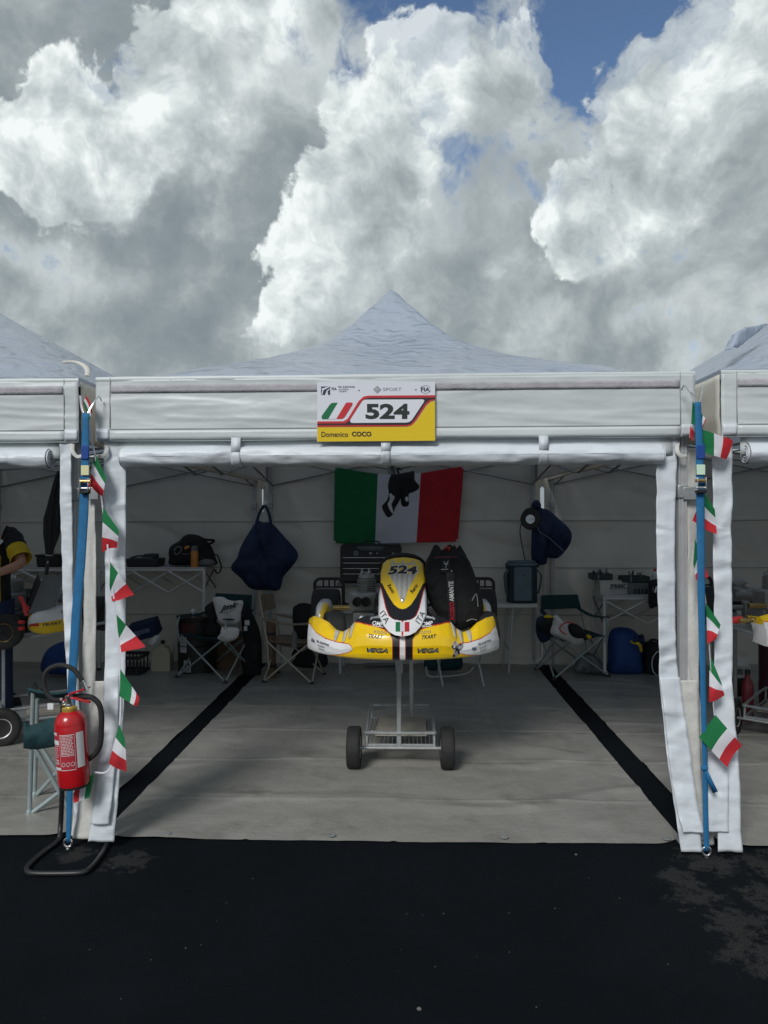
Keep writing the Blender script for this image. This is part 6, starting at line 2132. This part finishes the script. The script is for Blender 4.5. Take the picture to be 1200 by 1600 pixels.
def left_bay():
    # kart turned away, seen from its side: nose work taken off
    a = R(-35)
    fw = P(8, 985, 1.72)                          # its front wheel
    loc_fw = Matrix.Rotation(a, 3, 'Z') @ Vector((.525, .42, .105))
    k = kart_copy('stripped kart with white and yellow side pod being worked on by the person', (fw.x - loc_fw.x, fw.y - loc_fw.y, fw.z - .115), a, skip=('nose_fairing', 'number_panel', 'bumper_rod', 'rear_bumper_frame', 'rear_bumper_bar'))
    for ch in k.children:
        if ch.name.startswith('wheel') and ch.location.y < .6:
            ch.rotation_euler.z = R(-40)
    # red wishbone, tilted grey tray standing on the kart
    l = lambda p: k.matrix_basis.inverted() @ Vector(p)
    bpy.context.view_layer.update()
    q = lambda x, y, Y: l(P(x, y, Y))
    for p0, p1 in (((31, 932), (44, 955)), ((34, 934), (42, 962)), ((44, 947), (38, 957)), ((30, 972), (37, 972)), ((30, 982), (37, 982))):
        MB().tube([q(*p0, 1.62), q(*p1, 1.60)], .014, 8).build('red_wishbone', M['redplastic'], k)
    tr = thing('grey_board', 'grey flat board with a pale edge leaning up on the stripped kart', 'board', tuple(P(62, 958, 1.95)))
    lt = loc(tr)
    quad = [lt(P(x, y, Y)) for x, y, Y in ((45, 960, 1.86), (86, 948, 1.92), (99, 900, 2.10), (69, 900, 2.06))]
    nrm = (quad[1] - quad[0]).cross(quad[3] - quad[0]).normalized()
    MB().add(quad + [p + nrm * .008 for p in quad], [(0, 1, 2, 3), (7, 6, 5, 4), (0, 1, 5, 4), (1, 2, 6, 5), (2, 3, 7, 6), (3, 0, 4, 7)]).build('board_sheet', M['graypanel'], tr, smooth=False)
    for i in ((3, 0), (1, 2)):
        MB().tube([quad[i[0]] - nrm * .004, quad[i[1]] - nrm * .004], .005, 6).build('board_edge', M['steel'], tr)
    # its trolley
    t = copy_tree(trolley)
    tw = G(12, 1155)
    t.location = (tw.x - .10, tw.y + .10, 0)
    t.rotation_euler = (0, 0, R(-62))
    t['label'] = 'steel kart trolley with a white rimmed wheel under the stripped kart'
    # shelf bar and stand rods near the kart
    bg = thing('blue_bag', 'blue bag lying on the floor behind the stripped kart', 'bag', tuple(G(92, 1052)))
    soft(bg, 'bag_body', M['blue'], [P(x, y, 3.9) for x, y in ((66, 1048), (72, 1018), (88, 1006), (106, 1002), (122, 1014), (124, 1050), (95, 1054))], .14, seed=5, n=40)
    # closed umbrella hanging from the roof frame
    Yu = 1.3
    um = thing('closed_umbrella', 'closed black umbrella hanging from the tent frame beside the rolled curtain', 'umbrella', tuple(P(76, 885, Yu)))
    lu = loc(um)
    p0, p1 = lu(P(93, 736, Yu)), lu(P(75, 876, Yu))
    ax = (p1 - p0).normalized()
    M3 = rot_to(ax)
    H = (p1 - p0).length
    vs, fs = [], []
    for i in range(25):
        v = i / 24
        r = interp(v, [0, .08, .3, .55, .72, .9, 1], [.012, .022, .038, .056, .044, .022, .014])
        for k2 in range(48):
            an = 2 * math.pi * k2 / 48
            rr = r * (1 + .22 * math.sin(an * 8 + v * 5))
            vs.append(p0 + ax * (v * H) + M3 @ Vector((rr * math.cos(an), rr * math.sin(an), 0)))
    for i in range(24):
        for k2 in range(48):
            fs.append((i * 48 + k2, i * 48 + (k2 + 1) % 48, (i + 1) * 48 + (k2 + 1) % 48, (i + 1) * 48 + k2))
    MB().add(vs, fs).build('canopy', mat('umbrella_cloth', (.016, .018, .022), .6), um, sharp=80)
    MB().tube([p0 - ax * .10, p0, p1, p1 + ax * .09], .006, 8).build('shaft', M['steel'], um)
    MB().tube([p1 + ax * .02, p1 + ax * .10], .013, 8).build('handle', M['black'], um)
    MB().tube([p1 - ax * .04 + M3 @ Vector((.024 * math.cos(a_ * .52), .024 * math.sin(a_ * .52), 0)) for a_ in range(12)], .004, 6, closed=True).build('closing_ring', M['steel'], um)
    # black box and jar on the far table
    Yt = 4.3
    bx = P(82, 884, Yt)
    b = thing('black_tool_box', 'open black plastic tool box on the rear table near the person', 'tool box', (bx.x, Yt, ztF))
    MB().box((0, 0, .06), (.24, .22, .12), taper=1.08).build('box_body', M['black'], b, bevel=.008)
    MB().box((0, 0, .128), (.28, .25, .018)).build('box_rim', M['black'], b, bevel=.004)
    MB().tube([(-.06, 0, .12), (.02, .02, .17)], .010, 6).build('tool', M['steel'], b)
    gj = thing('green_bottle', 'green plastic bottle behind the black tool box', 'bottle', (bx.x + .10, Yt + .16, ztF))
    MB().lathe([(0, 0), (.045, 0), (.048, .01), (.048, .18), (.020, .24), (.018, .27), (0, .27)], n=16).build('bottle_body', mat('green_bottle', (.012, .10, .05), .3), gj)
    MB().lathe([(.021, .25), (.021, .285), (0, .285)], n=12).build('bottle_cap', M['black'], gj)
    rc = thing('red_can', 'dark red can next to the open black tool box', 'can', (bx.x + .20, Yt - .05, ztF))
    MB().lathe([(0, 0), (.035, 0), (.037, .006), (.037, .11), (.030, .125), (0, .125)], n=16).build('can_body', mat('dull_red_can', (.16, .01, .015), .4), rc)
    MB().lathe([(.022, .125), (.022, .135), (0, .135)], n=12).build('can_lid', M['steel'], rc)
left_bay()

# ------------------------------------------------------------------ the person
def skin_figure(name, verts, edges, radii, m, parent, root_i=0, sub=2):
    me = bpy.data.meshes.new(name)
    me.from_pydata([tuple(v) for v in verts], edges, [])
    o = bpy.data.objects.new(name, me)
    COL.objects.link(o)
    o.parent = parent
    sk = o.modifiers.new('skin', 'SKIN')
    sk.use_smooth_shade = True
    for i, r in enumerate(radii):
        sv = me.skin_vertices[0].data[i]
        sv.radius = r if isinstance(r, tuple) else (r, r)
        sv.use_root = (i == root_i)
    ss = o.modifiers.new('soft', 'SUBSURF')
    ss.levels = ss.render_levels = sub
    me.materials.append(m)
    return o

def person():
    Y = 1.95
    sh = P(17, 838, Y)                              # the shoulder that shows
    elb = P(36, 880, Y - .14)
    base = Vector((sh.x - .200, Y + .02, 0))
    root = thing('person', 'person in black and yellow team shirt bending an arm over the stripped kart', 'person', base)
    l = loc(root)
    S_, E_ = l(sh), l(elb)
    shz = S_.z
    wr = l(P(-6, 897, Y - .30))
    H = shz / .82
    V, Eg, Rd = [], [], []
    def add(p, r, par=None):
        V.append(Vector(p)); Rd.append(r)
        if par is not None: Eg.append((par, len(V) - 1))
        return len(V) - 1
    pel = add((0, 0, H * .52), (.150, .110))
    ab = add((0, -.02, H * .62), (.140, .100), pel)
    chs = add((0, -.03, H * .73), (.160, .110), ab)
    nk = add((0, -.04, H * .835), (.060, .060), chs)
    jaw = add((0, -.065, H * .875), (.060, .065), nk)
    hd = add((0, -.07, H * .93), (.078, .095), jaw)
    add((0, -.06, H * .985), (.05, .06), hd)
    for s in (-1, 1):
        so = add((s * .185, -.03, shz), .060, chs)
        if s > 0:
            e = add(E_, .044, so); w = add(wr, .030, e)
        else:
            e = add((-.24, -.10, shz - .28), .044, so); w = add((-.12, -.33, shz - .36), .030, e)
        dirv = (V[w] - V[e]).normalized()
        plm = add(V[w] + dirv * .085, (.040, .020), w)
        side = dirv.cross(Vector((0, 0, 1))).normalized()
        for k, ln in enumerate((.075, .085, .080, .062)):
            b0 = V[plm] + side * (.030 - .020 * k)
            f1 = add(b0 + dirv * ln * .5 + Vector((0, 0, -.012)), .0105, plm)
            add(b0 + dirv * ln * .85 + Vector((0, 0, -.04)), .009, f1)
        th = add(V[w] + dirv * .04 + side * .045, .012, w)
        add(V[w] + dirv * .08 + side * .055 + Vector((0, 0, -.02)), .010, th)
        hp = add((s * .095, 0, H * .49), .098, pel)
        kn = add((s * .11, -.02, H * .27), .060, hp)
        an = add((s * .115, .02, .08), .042, kn)
        add((s * .13, -.15, .045), (.042, .030), an)
    skin_figure('body', V, Eg, Rd, M['skin'], root)
    # head details
    hc = V[hd]
    for s in (-1, 1):
        MB().lathe([(0, -.012), (.010, -.006), (.012, 0), (.010, .006), (0, .012)], hc + Vector((s * .030, -.088, -.005)), 10).build('eye', M['ink_white'], root)
        MB().lathe([(0, -.006), (.022, -.006), (.030, 0), (.022, .008), (0, .008)], hc + Vector((s * .082, .0, -.01)), 12, axis=rot_to((s, .2, 0))).build('ear', M['skin'], root)
    MB().tube([hc + Vector((0, -.09, .01)), hc + Vector((0, -.112, -.028)), hc + Vector((0, -.095, -.036))], [.008, .014, .012], 8).build('nose', M['skin'], root)
    MB().tube([hc + Vector((-.025, -.086, -.062)), hc + Vector((0, -.094, -.060)), hc + Vector((.025, -.086, -.062))], .006, 6).build('mouth', mat('lips', (.30, .10, .08), .5), root)
    hr = MB()
    hr.grid(lambda u, v: hc + Vector((.088 * math.sin(v * 1.75) * math.cos(u * 6.283), .012 + .105 * math.sin(v * 1.75) * math.sin(u * 6.283), .03 + .085 * math.cos(v * 1.75) + .02 * math.sin(u * 6.283) * 0)), 28, 12)
    hr.build('hair', mat('dark_hair', (.02, .014, .010), .6, bump=.6, bscale=120), root, solid=.008)
    # shirt: torso of rounded rings, sleeves down to the elbow, all one garment
    shirt = MB()
    zs = [H * .50, H * .56, H * .62, H * .68, H * .74, H * .785, H * .815, H * .835]
    ws = [.180, .172, .172, .182, .200, .200, .130, .078]
    ds = [.130, .126, .124, .128, .132, .120, .090, .072]
    ys = [0, -.005, -.015, -.022, -.03, -.032, -.036, -.04]
    n = 44
    vs, fs, ms = [], [], []
    for i in range(len(zs)):
        for k in range(n):
            a = 2 * math.pi * k / n
            ca, sa = math.cos(a), math.sin(a)
            x = ws[i] * math.copysign(abs(ca) ** .8, ca)
            y = ys[i] + ds[i] * math.copysign(abs(sa) ** .8, sa)
            wob = .008 * fb(x * 9, zs[i] * 8, y * 6, 2, 4)
            vs.append(Vector((x * (1 + wob * 3), y + wob, zs[i])))
    for i in range(len(zs) - 1):
        for k in range(n):
            fs.append((i * n + k, i * n + (k + 1) % n, (i + 1) * n + (k + 1) % n, (i + 1) * n + k))
            a = 2 * math.pi * (k + .5) / n
            front = math.sin(a) < -.2 and abs(math.cos(a)) < .86
            ms.append(1 if (front and zs[i] < H * .70) else 0)
    shirt.add(vs, fs, ms)
    shirt.build('shirt', [M['blackcloth'], M['yellowcloth']], root, sharp=80)
    for s in (-1, 1):
        a0 = Vector((s * .150, -.03, shz + .012))
        a1 = S_ + Vector((.006, 0, -.01)) if s > 0 else Vector((-.19, -.03, shz))
        a2 = a1.lerp(V[9 if False else 0] if False else (E_ if s > 0 else Vector((-.24, -.10, shz - .28))), .86)
        path = spline([a0, a1, a1.lerp(a2, .5), a2], 6)
        m_ = len(path)
        sl = MB()
        sl.tube(path, [lerp(.072, .078, i / (m_ - 1)) + .004 * math.sin(i * 1.9) for i in range(m_)], 18, caps=False)
        cut = int(m_ * .66)
        sl.m = [1 if (j // 18) >= cut else 0 for j in range(len(sl.f))]
        sl.build('sleeve', [M['blackcloth'], M['yellowcloth']], root, solid=.004, sharp=80)
    cl = [Vector((.078 * math.cos(a * .393), -.04 + .070 * math.sin(a * .393), H * .840)) for a in range(16)]
    MB().tube(cl, .014, 8, closed=True).build('collar', M['ink_white'], root)
    # white badge lettering on the shoulder
    for (dx, dz, w_, h_) in ((-.10, .045, .09, .028), (-.055, -.035, .075, .055)):
        c = S_ + Vector((dx, -.100 if dz < 0 else -.055, dz))
        MB().box(c, (w_, .008, h_), rot=Euler((R(-35), R(32), 0)).to_matrix()).build('shoulder_print', M['ink_white'], root, bevel=.002)
    for k, dx in enumerate((-.012, .012)):
        MB().box(S_ + Vector((-.055 + dx, -.1055, -.035)), (.014, .006, .030), rot=Euler((R(-35), R(32), 0)).to_matrix()).build('shoulder_print', M['ink'], root)
    # trousers and shoes
    for s in (-1, 1):
        tr = MB()
        pts = spline([(s * .085, 0, H * .545), (s * .095, 0, H * .47), (s * .112, -.02, H * .27), (s * .118, .015, .07)], 5)
        tr.tube(pts, [lerp(.125, .075, i / (len(pts) - 1)) for i in range(len(pts))], 18)
        tr.build('trouser_leg', M['navy'], root, sharp=80)
        sh_ = pillow([Vector((s * .125, 0, 0)) + Vector((0, y, z_)) for y, z_ in ((.07, .01), (.07, .08), (.0, .10), (-.08, .075), (-.18, .05), (-.20, .01), (-.05, .004))], 0.0001, n=24, rings=3)
        MB().box((s * .125, -.055, .045), (.095, .27, .085), taper=.72).build('shoe', M['black'], root, bevel=.025)
person()

# ------------------------------------------------------------------ the bay at the other side
def right_bay():
    dx = P(1180, 985, .80).x - (KX - HW)
    k = kart_copy('kart with white nose corner and red lever just beyond the hanging pennants', (KX + dx + .14, .63, .835), R(2), skip=('side_pod',))
    t = copy_tree(trolley)
    tw = G(1184, 1173)
    t.location = (tw.x + .235, tw.y + .20, 0)
    t.rotation_euler = (0, 0, R(-38))
    t['label'] = 'steel kart trolley with white hub wheel below the kart with the red lever'
    l = lambda p: k.matrix_basis.inverted() @ Vector(p)
    lv = MB()
    lv.lathe([(.012, -.05), (.022, -.04), (.024, .04), (.014, .05)], l(P(1150, 969, .95)), 12, axis=rot_to((1, .3, .05)))
    lv.build('red_lever', M['redplastic'], k)
    MB().lathe([(.013, -.06), (.018, -.05), (.018, -.02), (.014, -.015), (.014, .02), (.020, .03), (.013, .06)], l(P(1168, 969, .93)), 12, axis=rot_to((1, .3, .02))).build('gold_coupling', M['gold'], k)
    # engine block on a rear table
    Yt = 2.4
    te = thing('parts_table', 'low dark table carrying a grey engine in the bay beyond the hanging flap', 'table', (P(1185, 945, Yt).x, Yt, 0))
    zt = P(1185, 945, Yt).z
    MB().box((.1, .1, zt - .015), (.75, .5, .03)).build('table_top', M['graypanel'], te, bevel=.004)
    for sx in (-1, 1):
        for sy in (-1, 1):
            MB().tube([(.1 + sx * .34, .1 + sy * .21, 0), (.1 + sx * .34, .1 + sy * .21, zt - .03)], .016, 8).build('leg', M['alu_dark'], te)
    en = thing('spare_engine', 'grey spare engine with two black intakes on the low dark table', 'engine', (P(1168, 940, Yt).x, Yt, zt))
    MB().box((0, 0, .07), (.20, .18, .14)).build('engine_block', M['engine'], en, bevel=.03)
    MB().lathe([(0, 0), (.07, 0), (.07, .02), (.05, .022), (.05, .04), (.068, .042), (.068, .06), (.03, .08), (0, .08)], (-.06, .03, .13), 16).build('engine_head', M['engine'], en)
    for x in (.03, .09):
        MB().lathe([(.0, 0), (.022, 0), (.030, .03), (.030, .05), (.024, .05), (.022, .02)], (x - .03, -.09, .085), 16, axis=rot_to((0, -1, .1))).build('intake', M['black'], en)
    # cupboard-like dark stuff on the floor
    tg = G(1165, 1096)
    ty = thing('racing_slick', 'black spare tyre lying flat near the hanging flap, behind the trolley', 'tyre', (tg.x, tg.y + .30, .0))
    MB().lathe([(.075, .01), (.08, .0), (.12, .0), (.138, .02), (.142, .06), (.142, .10), (.138, .14), (.12, .16), (.08, .16), (.075, .15), (.075, .01)], n=32).build('tyre_body', M['rubber'], ty)
    MB().lathe([(.07, .02), (.078, .02), (.078, .14), (.07, .14), (.055, .08), (.02, .075), (0, .08)], n=24).build('rim', M['gold'], ty)
    wb = thing('white_box', 'white crumpled box with grey print on the spare tyre', 'box', (tg.x + .02, tg.y + .30, .162))
    MB().box((0, 0, .06), (.26, .20, .12), taper=.94).build('box_body', M['whitecloth'], wb, bevel=.008)
    vs, fs = text_mesh('KTS', .05, bold=.01)
    MB().add([Vector((v.x, -.1015 + (v.y + .06) * .025, v.y + .06)) for v in vs], fs).build('print', M['ink_grey'], wb, smooth=False)
    br = thing('dark_red_drum', 'dark red drum standing behind the white nose corner', 'drum', (P(1200, 1062, 2.6).x + .16, 2.75, 0))
    MB().lathe([(0, 0), (.15, 0), (.155, .01), (.155, .20), (.160, .21), (.155, .22), (.155, .55), (.15, .56), (0, .56)], n=30).build('drum_body', mat('drum_maroon', (.05, .008, .012), .4), br, sharp=30)
    MB().lathe([(.03, .56), (.03, .575), (0, .575)], (.06, 0, 0), 12).build('drum_cap', M['black'], br)
    rr = thing('red_bottle', 'red bottle beside the trolley basket in the bay beyond the flap', 'bottle', (P(1168, 1050, 2.3).x, 2.3, 0))
    MB().lathe([(0, 0), (.04, 0), (.045, .01), (.045, .30), (.02, .36), (.02, .40), (0, .40)], n=14).build('bottle_body', mat('dull_red_bottle', (.16, .012, .02), .4), rr)
    MB().lathe([(.022, .385), (.022, .42), (0, .42)], n=12).build('bottle_cap', M['black'], rr)
right_bay()

# ------------------------------------------------------------------ grit on the asphalt
def pebbles():
    rnd = random.Random(11)
    pm = mat('pale_stone', (.13, .127, .12), .8, vary=.3, vscale=60)
    def chip(px, py, s, i):
        g = G(px, py)
        r = s * .5 * (g - CAM_P).length / F_PX
        mb = MB()
        pr = [(0, -.4), (.8, -.3), (1.0, .1), (.6, .55), (0, .7)]
        mb.lathe([(a * r, b * r) for a, b in pr], n=7)
        mb.v = [(x * (1 + .35 * fb(x / r, y / r, z / r, 2, i)), y * (.7 + .3 * fb(y / r, x / r, 1, 2, i)), z + r * .3) for x, y, z in mb.v]
        return mb, g
    mb, g = chip(655, 1578, 7.5, 0)
    tag(mb.build('pebble', pm, sharp=80, loc=(g.x, g.y, 0)), 'largest pale pebble lying alone on the black asphalt', 'pebble')
    mb, g = chip(900, 1336, 4, 1)
    tag(mb.build('pebble', pm, sharp=80, loc=(g.x, g.y, 0)), 'small white stone chip nearest to the grey groundsheet edge', 'pebble')
    base = [(395, 1373, 2.6), (290, 1482, 3.4), (314, 1477, 2.6), (236, 1500, 2.4), (189, 1561, 2.6), (693, 1428, 3), (795, 1427, 2.6), (867, 1420, 3.4), (968, 1404, 2.6), (680, 1511, 2.6), (796, 1488, 2.6), (745, 1495, 2.2), (1044, 1507, 2.6), (838, 1574, 3.2), (140, 1484, 2.4), (338, 1440, 2), (354, 1411, 2), (920, 1372, 2.2), (636, 1428, 2.2), (660, 1430, 2.2), (776, 1372, 2), (626, 1484, 2.2)]
    base += [(rnd.uniform(20, 1180), rnd.uniform(1380, 1595), rnd.uniform(.9, 1.4)) for _ in range(12)]
    al = MB()
    for i, (px, py, s) in enumerate(base):
        mb, g = chip(px, py, s * .75, i + 2)
        al.add([(x + g.x, y + g.y, z) for x, y, z in mb.v], mb.f)
    tag(al.build('grit', mat('grit_stone', (.10, .098, .092), .8, vary=.4, vscale=60), sharp=80), 'tiny pale stone chips strewn over the black asphalt', kind='stuff')
pebbles()
